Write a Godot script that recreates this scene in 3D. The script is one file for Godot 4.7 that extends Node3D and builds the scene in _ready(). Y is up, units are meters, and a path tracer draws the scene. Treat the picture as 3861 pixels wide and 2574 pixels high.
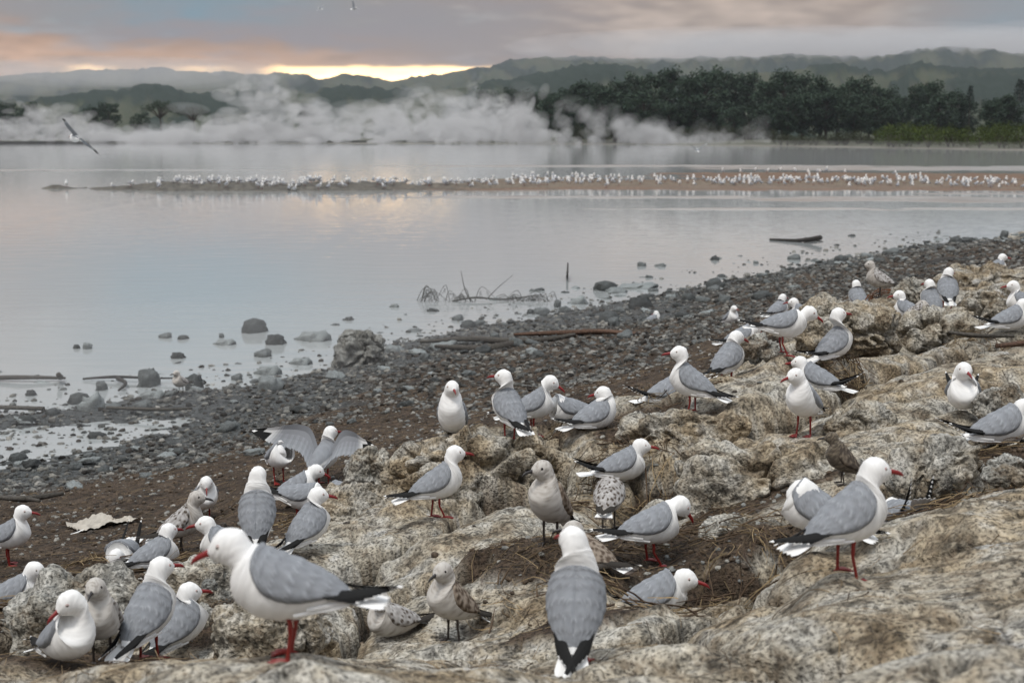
extends Node3D
# A gull colony on a steaming lake shore at dusk. Units are metres, y is up, the lake's surface is y = 0.

func _ready() -> void:
	make_materials()
	make_noises()
	more_materials()
	# ---- camera
	var cam := Camera3D.new()
	cam.name = "camera"
	add_child(cam)
	cam.position = Vector3(0, 2.7, 0)
	cam.rotation_degrees = Vector3(-8.34, 0, 0)
	var lens := CameraAttributesPhysical.new()
	lens.frustum_focal_length = 50.0
	lens.frustum_focus_distance = 6.3
	lens.exposure_aperture = 5.6
	cam.attributes = lens
	cam.fov = 26.98
	cam.near = 0.05
	cam.far = 9000.0
	cam.current = true
	# ---- sky, haze and exposure
	var env := Environment.new()
	env.background_mode = Environment.BG_SKY
	env.tonemap_mode = Environment.TONE_MAPPER_LINEAR
	env.tonemap_exposure = 1.34
	var sky := Sky.new()
	var pan := PanoramaSkyMaterial.new()
	pan.panorama = make_sky()
	sky.sky_material = pan
	env.sky = sky
	env.background_energy_multiplier = 1.0
	env.sdfgi_enabled = true
	env.ssao_enabled = true
	env.ssil_enabled = true
	env.fog_enabled = true
	env.fog_density = 0.00009
	env.fog_light_color = Color(0.80, 0.82, 0.86)
	env.volumetric_fog_enabled = true
	env.volumetric_fog_density = 0.0
	var we := WorldEnvironment.new()
	we.name = "world"
	we.environment = env
	add_child(we)
	# ---- the sun is behind thick cloud: a broad, weak light from high up
	var sun := DirectionalLight3D.new()
	sun.name = "sun"
	sun.light_energy = 0.48
	sun.light_color = Color(1.0, 0.97, 0.93)
	sun.light_angular_distance = 16.0
	sun.rotation_degrees = Vector3(-66, -38, 0)
	sun.shadow_enabled = true
	add_child(sun)

	make_ground()
	make_water()
	make_hills()
	make_far_shore()
	make_spit()
	make_rocks()
	make_shore()
	make_woods()
	make_steam()
	make_clouds()
	make_wood_litter()
	make_gulls()
	make_far_gulls()

func make_noises() -> void:
	n_lump.seed = 12; n_lump.frequency = 1.0; n_lump.noise_type = FastNoiseLite.TYPE_SIMPLEX_SMOOTH; n_lump.fractal_octaves = 2; n_lump.fractal_gain = 0.4
	n_fine.seed = 21; n_fine.frequency = 1.0; n_fine.noise_type = FastNoiseLite.TYPE_SIMPLEX_SMOOTH; n_fine.fractal_octaves = 3
	n_big.seed = 34; n_big.frequency = 0.22; n_big.noise_type = FastNoiseLite.TYPE_SIMPLEX_SMOOTH; n_big.fractal_octaves = 4
	for q in [n_crack, n_block]:
		q.seed = 17; q.frequency = 1.0; q.noise_type = FastNoiseLite.TYPE_CELLULAR; q.fractal_type = FastNoiseLite.FRACTAL_NONE
	n_crack.cellular_return_type = FastNoiseLite.RETURN_DISTANCE2_SUB
	n_block.cellular_return_type = FastNoiseLite.RETURN_CELL_VALUE
	n_pit.seed = 8; n_pit.frequency = 1.0; n_pit.noise_type = FastNoiseLite.TYPE_CELLULAR; n_pit.cellular_return_type = FastNoiseLite.RETURN_DISTANCE; n_pit.fractal_type = FastNoiseLite.FRACTAL_NONE

func grain(freq: float, lo: float, hi: float, s: int) -> NoiseTexture2D:
	var g := Gradient.new()
	g.offsets = PackedFloat32Array([0.0, 0.30, 0.42, 0.58, 0.75, 1.0])
	var c := PackedColorArray()
	for v in [0.0, 0.25, 0.62, 0.72, 0.92, 1.0]: c.append(Color.WHITE * lerpf(lo, hi, v))
	g.colors = c
	var t := noise_tex(freq, 7, 1024, FastNoiseLite.TYPE_SIMPLEX_SMOOTH, g, s)
	(t.noise as FastNoiseLite).fractal_gain = 0.68
	return t

func crisp(s: int, freq: float, stops: Array, tones: Array, gain: float) -> NoiseTexture2D:
	# grains, pits and crust with sharp outlines
	var g := Gradient.new()
	g.offsets = PackedFloat32Array(stops)
	var c := PackedColorArray()
	for v in tones: c.append(Color(v, v, v))
	g.colors = c
	var t := noise_tex(freq, 6, 1024, FastNoiseLite.TYPE_SIMPLEX, g, s)
	(t.noise as FastNoiseLite).fractal_gain = gain
	return t

func rough_mat(scale: float, bump: float, rough: float, lo: float, s: int, world := true, pits := false) -> StandardMaterial3D:
	var m := vmat(rough, 0.4)
	m.albedo_texture = grain(0.012, lo, 1.0, s)
	m.heightmap_enabled = true
	m.heightmap_scale = bump
	m.heightmap_texture = grain(0.012, 0.0, 1.0, s + 1)
	m.uv1_triplanar = true
	m.uv1_world_triplanar = world
	m.uv1_scale = Vector3.ONE * scale
	if pits:
		m.albedo_texture = crisp(s, 0.030, [0.0, 0.27, 0.31, 0.40, 0.44, 0.60, 0.64, 1.0], [0.52, 0.62, 0.85, 0.88, 0.92, 0.94, 0.99, 1.0], 0.58)
		m.heightmap_texture = crisp(s, 0.030, [0.0, 0.26, 0.33, 0.55, 1.0], [0.0, 0.25, 0.6, 0.75, 1.0], 0.62)
		m.detail_enabled = true
		m.detail_blend_mode = BaseMaterial3D.BLEND_MODE_MUL
		m.detail_albedo = crisp(s + 5, 0.010, [0.0, 0.33, 0.36, 0.62, 0.66, 1.0], [0.46, 0.56, 0.86, 0.95, 1.0, 1.0], 0.66)
		m.detail_uv_layer = BaseMaterial3D.DETAIL_UV_2
		m.uv2_triplanar = true
		m.uv2_world_triplanar = world
		m.uv2_scale = Vector3.ONE * 0.83
	return m

# ---------------------------------------------------------------- sky
func sky_at(az: float, el: float) -> Color:
	# az: degrees to the right of the camera's heading, el: degrees above the horizon
	var b := deg_to_rad(az)
	var c1 := n_big.get_noise_3d(cos(b) * 26.0, sin(b) * 26.0, el * 1.5)
	var c2 := n_big.get_noise_3d(cos(b) * 70.0 + 40.0, sin(b) * 70.0, el * 6.0)
	var c3 := n_big.get_noise_3d(cos(b) * 170.0, sin(b) * 170.0 + 40.0, el * 14.0)
	var mauve := Color(0.250, 0.222, 0.226)
	var warm := Color(0.385, 0.312, 0.265)
	var blue := Color(0.118, 0.205, 0.258)
	var k := clampf(0.42 + c1 * 0.9 + c2 * 0.55 + c3 * 0.2, 0, 1)
	var col := mauve.lerp(warm, k)
	col = col.lerp(blue, clampf(0.05 - c1 * 0.7 + 0.35 * c2, 0, 0.4))
	# openings and glow over the hills where the sun went down
	var a := az + 1.6 * c2 + 0.5 * c3
	var e := el + 0.9 * c2 + 0.25 * c3
	col = col.lerp(blue, 0.92 * exp(-pow((a + 12.0) / 6.5, 2.0)) * smoothstep(3.3, 4.7, e) * smoothstep(14.0, 7.0, el))
	col = col.lerp(Color(0.200, 0.190, 0.215), 0.75 * exp(-pow((a + 10.0) / 8.0, 2.0) - pow((e - 3.7) / 0.8, 2.0)))
	col = col.lerp(Color(0.215, 0.200, 0.208), 0.7 * exp(-pow((a + 2.0) / 6.0, 2.0) - pow((e - 3.9) / 1.5, 2.0)))
	col = col.lerp(Color(0.435, 0.355, 0.300), 0.8 * exp(-pow((a - 8.5) / 6.5, 2.0) - pow((e - 4.4) / 2.4, 2.0)))
	col = col.lerp(Color(0.175, 0.215, 0.245), 0.85 * smoothstep(12.5, 19.0, a) * smoothstep(60.0, 24.0, a) * smoothstep(1.8, 4.0, e) * smoothstep(12.0, 7.0, el))
	var glow := exp(-pow((az + 12.0) / 13.0, 2.0))
	col = col.lerp(Color(0.600, 0.355, 0.215), 0.95 * glow * smoothstep(3.7, 2.5, e - 0.8 * exp(-pow((az + 20.5) / 3.5, 2.0))) * smoothstep(-1.0, -9.0, az - 2.0 * c2))
	col = col.lerp(Color(0.46, 0.335, 0.26), 0.55 * smoothstep(3.2, 2.3, e))
	var strip := smoothstep(2.66, 2.54, el + 0.10 * c3 + 0.05 * c2 + 0.012 * absf(az + 4.0)) * smoothstep(-10.5, -8.5, az) * smoothstep(0.5, -1.8, az)
	strip = maxf(strip, smoothstep(2.60, 2.42, el + 0.2 * c3) * exp(-pow((az + 16.2) / 0.7, 2.0)) * 0.7)
	strip = maxf(strip, smoothstep(2.62, 2.48, el + 0.16 * c3) * exp(-pow((az + 12.2) / 1.3, 2.0)) * 0.35)
	col = col.lerp(Color(3.2, 2.1, 1.0), strip)
	col = col * (0.86 + 0.30 * c2 + 0.22 * c3)
	# an overcast dome is about three times as bright overhead as at its rim
	var up := sin(deg_to_rad(clampf(el, 0.0, 90.0)))
	var dome := Color(0.242, 0.228, 0.232).lerp(Color(0.222, 0.242, 0.264), smoothstep(14.0, 50.0, el))
	col = col.lerp(dome * (1.0 + 0.25 * c1), smoothstep(5.0, 16.0, el))
	return col * (1.0 + 3.4 * maxf(up - 0.09, 0.0))

func make_sky() -> ImageTexture:
	var small := Image.create(512, 256, false, Image.FORMAT_RGBAF)
	for y in 256:
		var el := 90.0 - (y + 0.5) / 256.0 * 180.0
		for x in 512:
			var az := (x + 0.5) / 512.0 * 360.0
			if az > 180.0: az -= 360.0
			small.set_pixel(x, y, sky_at(az, maxf(el, 0.0)) if el > -4.0 else Color(0.22, 0.21, 0.20))
	small.resize(4096, 2048, Image.INTERPOLATE_BILINEAR)
	# the low band, where the camera looks, is drawn finer, all the way round
	var rows := 160
	var top := 1024 - 148
	var band := Image.create(2048, rows, false, Image.FORMAT_RGBAF)
	for y in rows:
		var el := 90.0 - (top + y + 0.5) / 2048.0 * 180.0
		for x in 2048:
			var az := (x + 0.5) / 2048.0 * 360.0
			if az > 180.0: az -= 360.0
			band.set_pixel(x, y, sky_at(az, maxf(el, 0.0)))
	band.resize(4096, rows, Image.INTERPOLATE_BILINEAR)
	small.blit_rect(band, Rect2i(0, 0, 4096, rows), Vector2i(0, top))
	return ImageTexture.create_from_image(small)

# ---------------------------------------------------------------- lake
func make_water() -> void:
	var m := StandardMaterial3D.new()
	m.resource_name = "milky water"
	m.albedo_color = Color(0.335, 0.355, 0.355).linear_to_srgb()
	m.roughness = 0.025
	m.metallic_specular = 0.5
	m.heightmap_enabled = true
	m.heightmap_scale = 0.26
	m.heightmap_texture = noise_tex(0.012, 4, 512, FastNoiseLite.TYPE_SIMPLEX_SMOOTH, null, 5)
	m.uv1_triplanar = true; m.uv1_world_triplanar = true
	m.uv1_scale = Vector3(0.10, 0.10, 0.35)
	var pl := PlaneMesh.new()
	pl.size = Vector2(1100, 440)
	pl.subdivide_depth = 4
	var o := put("water", pl, m, self)
	o.position = Vector3(0, 0, -224)
	o.set_meta("kind", "structure")

func far_edge(x: float, z: float) -> float:
	# how far a point lies behind the far water line
	var t := atan2(x, -z)
	var d := crest(FAR_LINE, rad_to_deg(t))
	return sqrt(x * x + z * z) - d

func make_far_shore() -> void:
	strip_land("far_shore", -330, 330, -185, -470, 220, 150, func(x: float, z: float) -> Array:
		var e := far_edge(x, z) + 6.0 * n_big.get_noise_2d(x * 0.2, z * 0.2)
		var h := -0.5 + 0.6 * smoothstep(-4.0, 3.0, e) + 0.9 * smoothstep(4.0, 60.0, e)
		var n := n_fine.get_noise_2d(x * 0.2, z * 0.2)
		h += 0.12 * n * smoothstep(0.0, 10.0, e)
		var col := Color(0.22, 0.20, 0.165).lerp(Color(0.085, 0.088, 0.05), smoothstep(3.0, 16.0, e + 8.0 * n))
		return [h, col * (1.0 + 0.3 * n)])

func spit_height(x: float, z: float) -> float:
	var e := 1e9
	# the bar: a line of ovals, low and sandy on the right, a stony hump on the left
	var best := -1.0
	for q in SPIT:
		var d := 1.0 - Vector2((x - q[0]) / q[2], (z - q[1]) / q[3]).length_squared()
		best = maxf(best, clampf(d, -1, 1) * q[4] if d > 0 else d * 0.3)
	var n := n_fine.get_noise_2d(x * 0.35, z * 0.35)
	var st := smoothstep(3.0, -5.0, x)
	return best * 0.62 * (1.0 + 0.35 * st * n) + (0.05 + 0.05 * st) * n + (0.03 + 0.08 * st) * n_fine.get_noise_2d(x * 1.3, z * 1.3) - 0.03

func make_spit() -> void:
	strip_land("sandbar", -26, 58, -60, -106, 420, 190, func(x: float, z: float) -> Array:
		var h := clampf(spit_height(x, z), -0.5, 2.0)
		var n := n_fine.get_noise_2d(x * 0.5 + 5.0, z * 0.9)
		var stony := smoothstep(2.0, -7.0, x + 3.0 * n)
		var col := Color(0.165, 0.115, 0.075).lerp(Color(0.24, 0.195, 0.14), clampf(0.5 + n, 0, 1))
		col = col.lerp(Color(0.20, 0.085, 0.040), smoothstep(0.09, 0.03, h) * 0.6 * smoothstep(-0.3, 0.3, n + 0.2))
		col = col.lerp(Color(0.115, 0.105, 0.085) * (1.0 + 0.9 * n_fine.get_noise_2d(x * 1.9, z * 1.9)), stony)
		return [h, col])
	# pale flats of wet silt that barely break the surface
	var k := 0
	for q in FLATS:
		k += 1
		var o := strip_land("mudflat" if k == 1 else "mudflat_%03d" % (k - 1), q[0] - q[2], q[0] + q[2], q[1] + q[3], q[1] - q[3], 120, 30, func(x: float, z: float) -> Array:
			var d := 1.0 - Vector2((x - q[0]) / q[2], (z - q[1]) / q[3]).length_squared()
			var n := n_fine.get_noise_2d(x * 0.22 + k * 9.0, z * 0.5)
			var h := 0.05 * clampf(d, -1, 0.6) + 0.045 * n - 0.014
			return [h, Color(0.30, 0.29, 0.265).lerp(Color(0.19, 0.155, 0.125), clampf(q[4] + n, 0, 1))])
		o.material_override = mat_wet

# ---------------------------------------------------------------- rocks and shore
func make_rocks() -> void:
	for r in ROCKS:
		rock(r[0], r[1], deg_to_rad(r[2]), r[3], r[4], r[5], r[6], mat_stone if r.size() > 7 else null)

func make_shore() -> void:
	var rng := RandomNumberGenerator.new()
	rng.seed = 4
	var kinds := []
	for k in 7:
		kinds.append(stone_mesh(k + 1, 16, [0.62, 0.5, 0.75, 0.4, 0.85, 0.55, 0.34][k], Color(0.215, 0.235, 0.235) * [0.8, 1.2, 0.45, 1.4, 0.7, 0.3, 1.6][k]))
	# stones that stand in the water or lie along its edge, seen one by one
	for s in STONES:
		var o := put(numbered("shore_stone"), kinds[s[4] % 7], mat_stone, self)
		var y: float = maxf(ground_at(s[0], s[1]), -0.06)
		var fl: float = [0.62, 0.5, 0.75, 0.4, 0.85, 0.55, 0.34][s[4] % 7]
		o.position = Vector3(s[0], maxf(y, 0.0), s[1])
		o.scale = Vector3(s[2], s[3] / fl * 0.9, s[2] * 0.8)
		o.rotation = Vector3(0.1, s[4] * 1.9, 0.08)
		tag(o, s[5], "stone", "stones standing in the lake")
	var n := 0
	var tries := 0
	while n < 245 and tries < 40000:
		tries += 1
		var r := rng.randf_range(9.5, 40.0)
		var b := deg_to_rad(rng.randf_range(-23, 22))
		var x := sin(b) * r
		var z := -cos(b) * r
		var h := ground_at(x, z)
		var wet := h < -0.04
		if h < -0.42 or h > 0.42 or (wet and rng.randf() > 0.5): continue
		n += 1
		var s := lerpf(0.03, 0.10, pow(rng.randf(), 1.6)) * (1.0 if rng.randf() < 0.9 else 1.6) * (0.7 + r / 50.0)
		var kk := rng.randi() % 7
		var o := put(numbered("shore_stone"), kinds[kk], mat_stone, self)
		o.position = Vector3(x, maxf(h, -0.02) + s * (0.02 if wet else 0.15), z)
		o.scale = Vector3(s, s * rng.randf_range(0.6, 1.0), s * rng.randf_range(0.6, 1.0))
		o.rotation = Vector3(rng.randf_range(-0.3, 0.3), rng.randf() * TAU, rng.randf_range(-0.3, 0.3))
		tag(o, "rounded grey stone in the belt of stones along the water line", "stone", "stones of the water line")
	# the shingle
	var root := Node3D.new()
	root.name = "shingle"
	root.set_meta("kind", "stuff")
	root.set_meta("label", "grey and pale pebbles strewn over the beach")
	root.set_meta("category", "pebbles")
	add_child(root)
	var small := []
	var xs := []
	var cs := []
	for k in 5:
		small.append(stone_mesh(20 + k, 10, [0.6, 0.45, 0.75, 0.35, 0.55][k], Color(1, 1, 1)))
		xs.append([]); cs.append([])
	for k in 110000:
		var r := 4.4 * pow(46.0 / 4.4, rng.randf())
		var b := deg_to_rad(rng.randf_range(-25, 25))
		var x := sin(b) * r
		var z := -cos(b) * r
		var h := ground_at(x, z)
		if h < -0.05 and (h < -0.26 or rng.randf() > 0.14): continue
		if h < 0.012 and h >= -0.05 and rng.randf() > 0.55: continue
		h = maxf(h, -0.004)
		var rock_here := rockiness(x, z)
		if rock_here > 0.5 and rng.randf() > 0.03: continue
		var grey := smoothstep(0.40, 0.16, h + 0.22 * n_fine.get_noise_2d(x * 0.8, z * 0.8) - 0.62 * smoothstep(-1.8, 1.2, x) * smoothstep(-7.0, -10.0, z))
		if rng.randf() > lerpf(0.34 + 0.25 * smoothstep(0.0, 0.3, n_fine.get_noise_2d(x * 0.9 + 3.0, z * 0.9)), 1.0, grey): continue
		var s := lerpf(0.005, 0.034, pow(rng.randf(), 2.6)) * lerpf(0.62, 1.1, grey) * (0.65 + r / 36.0)
		var i := rng.randi() % 5
		var bs := Basis.from_euler(Vector3(rng.randf_range(-0.5, 0.5), rng.randf() * TAU, rng.randf_range(-0.5, 0.5)))
		xs[i].append(Transform3D(bs * Basis.from_scale(Vector3(s, s * rng.randf_range(0.7, 1.1), s * rng.randf_range(0.7, 1.0))), Vector3(x, h + s * 0.12, z)))
		var c := Color(0.26, 0.275, 0.27).lerp(Color(0.46, 0.44, 0.39), rng.randf()) if rng.randf() < 0.75 else Color(0.10, 0.085, 0.07)
		if rng.randf() < 0.68 * (1.0 - grey): c = Color(0.12, 0.086, 0.057) * rng.randf_range(0.5, 1.5)
		elif rng.randf() < 0.06: c = Color(0.55, 0.53, 0.48)
		cs[i].append(c * lerpf(1.0, rng.randf_range(0.12, 0.85), grey))
	for k in 5: scatter("pebbles", small[k], mat_stone, xs[k], cs[k], root)
	# dry stalks, bark and crumbs on the soil and in the hollows
	var lit := Node3D.new()
	lit.name = "plant_litter"
	lit.set_meta("kind", "stuff")
	lit.set_meta("label", "dry stalks and bark crumbs littering the soil")
	lit.set_meta("category", "litter")
	add_child(lit)
	for v in 3:
		var st := begin()
		var r2 := RandomNumberGenerator.new()
		r2.seed = 60 + v
		stick(st, Vector3(-0.5, 0, 0), Vector3(0.5, 0, 0), 0.022, Color(1, 1, 1), r2, 0.2, 4)
		var xf := []
		var cl := []
		for k in 3600:
			var r := 2.6 * pow(13.0 / 2.6, rng.randf())
			var b := deg_to_rad(rng.randf_range(-24, 23))
			var x := sin(b) * r
			var z := -cos(b) * r
			if rockiness(x, z) > 0.45 and rng.randf() > 0.10: continue
			var h := ground_at(x, z)
			if h < 0.25: continue
			var s := rng.randf_range(0.02, 0.10)
			var ang := rng.randf() * TAU
			var hx := cos(ang) * s * 0.5
			var hz := -sin(ang) * s * 0.5
			var dip := ground_at(x + hx, z + hz) - ground_at(x - hx, z - hz)
			var bs := Basis(Vector3.UP, ang) * Basis(Vector3.BACK, atan2(dip, s))
			xf.append(Transform3D(bs * Basis.from_scale(Vector3(s, s * 0.8, s * 0.8)), Vector3(x, h + 0.004, z)))
			cl.append((Color(0.24, 0.18, 0.11) if rng.randf() < 0.5 else Color(0.085, 0.06, 0.04)) * rng.randf_range(0.5, 1.3))
		scatter("stalks", finish(st), mat_straw, xf, cl, lit)

func make_woods() -> void:
	var gums := []
	for k in 5: gums.append(tree_proto("gum", 100 + k))
	var umb := tree_proto("umbrella", 7)
	var pine := tree_proto("pine", 8)
	var bush := [tree_proto("bush", 11), tree_proto("bush", 12), tree_proto("bush", 13)]
	for t in TREES:
		var p: Node3D = gums[t[5] % 5] if t[4] == "gum" else umb if t[4] == "umbrella" else pine if t[4] == "pine" else bush[t[5] % 3]
		var called: String = {"gum": "gum_tree", "umbrella": "umbrella_pine", "pine": "conifer", "bush": "shrub"}[t[4]]
		plant(p, called, Vector3(t[0], t[1], t[2]), t[3], t[6], t[5] * 1.3, t[7], "shrub" if t[4] == "bush" else "tree", t[8], mat_leaf_green if t.size() > 9 else null)
	for p in gums + [umb, pine] + bush: p.free()

func bank(label: String, z: float, tops: Array, n: int, thick: float, sd: int, deep: float) -> void:
	# steam as many thin, torn shreds: more and denser low down, fewer and finer towards the top. tops: x and height of the bank
	var root := Node3D.new()
	root.name = numbered("steam")
	root.set_meta("kind", "stuff")
	root.set_meta("label", label); root.set_meta("category", "steam")
	add_child(root)
	root.position = Vector3(tops[0].x, 0, z)
	var rng := RandomNumberGenerator.new()
	rng.seed = sd
	var made := 0
	var tries := 0
	while made < n and tries < n * 30:
		tries += 1
		var x := rng.randf_range(tops[0].x, tops[-1].x)
		var t := crest(tops, x)
		var u := pow(rng.randf(), 1.1)
		var y := t * u
		var curl := n_big.get_noise_3d(x * 0.55 + y * 0.35, y * 0.30, sd * 9.0) + 0.6 * n_big.get_noise_3d(x * 1.6 + y * 0.9, y * 0.9, sd * 5.0)
		if curl < -0.25 + 0.34 * u: continue
		made += 1
		var s := lerpf(1.5, 4.2, pow(rng.randf(), 1.8)) * lerpf(0.8, 1.25, u)
		var size := Vector3(s * rng.randf_range(1.0, 2.2), s * rng.randf_range(0.6, 1.1), s * clampf(deep / 16.0, 1.0, 7.0))
		var d := thick * lerpf(2.0, 0.45, sqrt(u)) * rng.randf_range(0.6, 1.3) / s * 3.0
		puff(root, Vector3(x, y + size.y * 0.2, z + rng.randf_range(-deep, deep) * 0.5), size, d, Vector3(0, rng.randf_range(-0.4, 0.4), rng.randf_range(-0.9, 1.4)))

func make_steam() -> void:
	for s in STEAM: bank(s[0], s[1], s[2], s[3], s[4], s[5], s[6])
	var mist := Node3D.new()
	mist.name = "mist"
	mist.set_meta("kind", "stuff")
	mist.set_meta("label", "thin mist hanging low over the lake"); mist.set_meta("category", "mist")
	add_child(mist)
	for q in MIST: puff(mist, q[0], q[1], q[2])

func make_clouds() -> void:
	# low cloud that lies on the hill tops
	var root := Node3D.new()
	root.name = "cloud"
	root.set_meta("kind", "structure")
	add_child(root)
	root.position = CLOUDS[0][0]
	for c in CLOUDS: puff(root, c[0], c[1], c[2])

func make_wood_litter() -> void:
	for n in NESTS: nest(n[0], n[1], n[2], n[3], n[4])
	for d in DRIFT: driftwood(d[0], d[1], d[2], d[3], d[4], d[5], d[6], d[7])
	make_brush()
	make_sheet()
	nest(WEED, 0.34, 260, "rusty brown weed heaped on the upper shore", 0.3, true)
	for f in FEATHERS:
		var st := begin()
		blade(st, Vector3(-0.03, 0.004, 0), Vector3(0.035, 0.012, 0.012), Vector3.UP, 0.006, 0.018, 0.001, WHITE, WHITE, 0.1, -0.01)
		var o := put(numbered("feather"), finish(st), mat_down, self)
		o.position = f[0]
		o.rotation.y = f[1]
		tag(o, f[2], "feather", "loose feathers on the ground")

func make_brush() -> void:
	# a drowned branch with drooping twigs that stands in the shallows
	var rng := RandomNumberGenerator.new()
	rng.seed = 9
	var root := Node3D.new()
	root.name = "drowned_branch"
	add_child(root)
	root.position = BRUSH
	tag(root, "drowned bare branch with drooping twigs standing in the shallows", "branch")
	var grey := Color(0.16, 0.16, 0.15)
	put("limb", log_mesh([Vector3(-0.5, 0.0, 0.12), Vector3(-0.15, 0.06, 0.1), Vector3(0.35, 0.03, 0.08), Vector3(0.95, 0.10, 0.0)], [0.012, 0.02, 0.018, 0.006], 7, grey, 2), mat_wood, root)
	put("limb", log_mesh([Vector3(-0.2, 0.0, 0.1), Vector3(-0.3, 0.2, 0.05), Vector3(-0.36, 0.5, 0.05)], [0.012, 0.008, 0.003], 6, grey, 4), mat_wood, root)
	put("limb", log_mesh([Vector3(0.05, 0.03, 0.1), Vector3(0.25, 0.22, 0.0), Vector3(0.5, 0.42, -0.1)], [0.009, 0.006, 0.002], 6, grey, 5), mat_wood, root)
	for k in 26:
		var x := rng.randf_range(-0.95, 1.15)
		var h := rng.randf_range(0.08, 0.26) * (1.0 if x < 0.1 else 0.7)
		var w := rng.randf_range(0.12, 0.3) * (1.0 if rng.randf() < 0.5 else -1.0)
		var z := rng.randf_range(-0.15, 0.2)
		var a := Vector3(x - w * 0.5, 0.0, z)
		var top := Vector3(x, h, z + rng.randf_range(-0.08, 0.08))
		var e := Vector3(x + w, maxf(h - rng.randf_range(0.1, 0.3), -0.02), z)
		put("limb", log_mesh([a, top, e], [0.007, 0.005, 0.002], 5, grey, k), mat_wood, root)
		for j in 6:
			var st := begin()
			var p := a.bezier_interpolate(top, top, e, rng.randf_range(0.25, 0.95))
			stick(st, p, Vector3(p.x + rng.randf_range(-0.1, 0.1), maxf(p.y - rng.randf_range(0.03, 0.16), -0.02), p.z + rng.randf_range(-0.06, 0.06)), 0.0035, grey * 0.9, rng, 0.3, 4)
			put("twig", finish(st), mat_wood, root)

func make_sheet() -> void:
	var P := []
	var C := []
	var nx := 40
	var nz := 22
	for i in nz:
		for j in nx:
			var u := float(j) / (nx - 1)
			var v := float(i) / (nz - 1)
			var x := SHEET.x + (u - 0.5) * 0.36 + (v - 0.5) * 0.10
			var half := 0.15 * (1.0 - smoothstep(0.55, 0.75, u) * 0.72) * (0.5 + 0.5 * smoothstep(0.0, 0.15, u))
			var z := SHEET.z + (v - 0.5) * 2.0 * half + 0.03 * sin(u * 9.0)
			var y := ground_at(x, z) + 0.008 + 0.030 * maxf(n_fine.get_noise_2d(u * 3.0, v * 2.2), 0.0) + 0.030 * exp(-pow((u - 0.42) / 0.14, 2.0) - pow((v - 0.12) / 0.25, 2.0)) + 0.022 * absf(n_fine.get_noise_2d(u * 7.0, v * 5.0))
			P.append(Vector3(x, y, z) - SHEET)
			C.append(Color(0.40, 0.365, 0.31) * (1.0 + 0.3 * n_fine.get_noise_2d(u * 8.0, v * 5.0)))
	var o := put("plastic_sheet", grid_mesh(P, C, nx, false), mat_sheet, self)
	o.position = SHEET
	tag(o, "crumpled off-white plastic sheet lying on the brown soil", "sheet")

# ---------------------------------------------------------------- birds
func make_gulls() -> void:
	for b in GULLS:
		var o: Dictionary = b[2].duplicate(true)
		o["label"] = b[3]
		make_gull(b[0], b[1], o)

func far_gull_mesh(o: Dictionary) -> ArrayMesh:
	var g := gull_stations(o)
	var drop = o.get("drop", 0.0)
	var st := begin()
	var cols := 10
	var rings := []
	for k in g.n:
		var r := ring_at(g, float(k))
		var row := []
		for c in cols: row.append(on_ring(r, TAU * c / cols))
		rings.append(row)
	for k in g.n - 1:
		for c in cols:
			var d := (c + 1) % cols
			var th := absf(wrapf(TAU * (c + 0.5) / cols, -PI, PI))
			var col := WHITE
			if k < 6 and th < 1.8: col = MANTLE * 1.15
			if k < 1: col = Color(0.02, 0.02, 0.02)
			for p in [rings[k][c], rings[k + 1][c], rings[k][d], rings[k][d], rings[k + 1][c], rings[k + 1][d]]:
				st.set_color(col); st.add_vertex(p)
	blade(st, Vector3(-0.07, 0.14 - drop, 0), Vector3(-0.21, 0.12 - drop, 0), Vector3.UP, 0.05, 0.02, 0.004, Color(0.015, 0.015, 0.016), Color(0.015, 0.015, 0.016), 0.1)
	tube(st, [g.H + g.f * 0.03, g.H + g.f * 0.068 - g.u * 0.008], [0.007, 0.003], 5, RED)
	if drop == 0.0:
		for s in [-1.0, 1.0]: tube(st, [Vector3(0, 0.1, 0.025 * s), Vector3(0, -0.02, 0.025 * s)], [0.005, 0.005], 4, RED)
	return finish(st)

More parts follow.
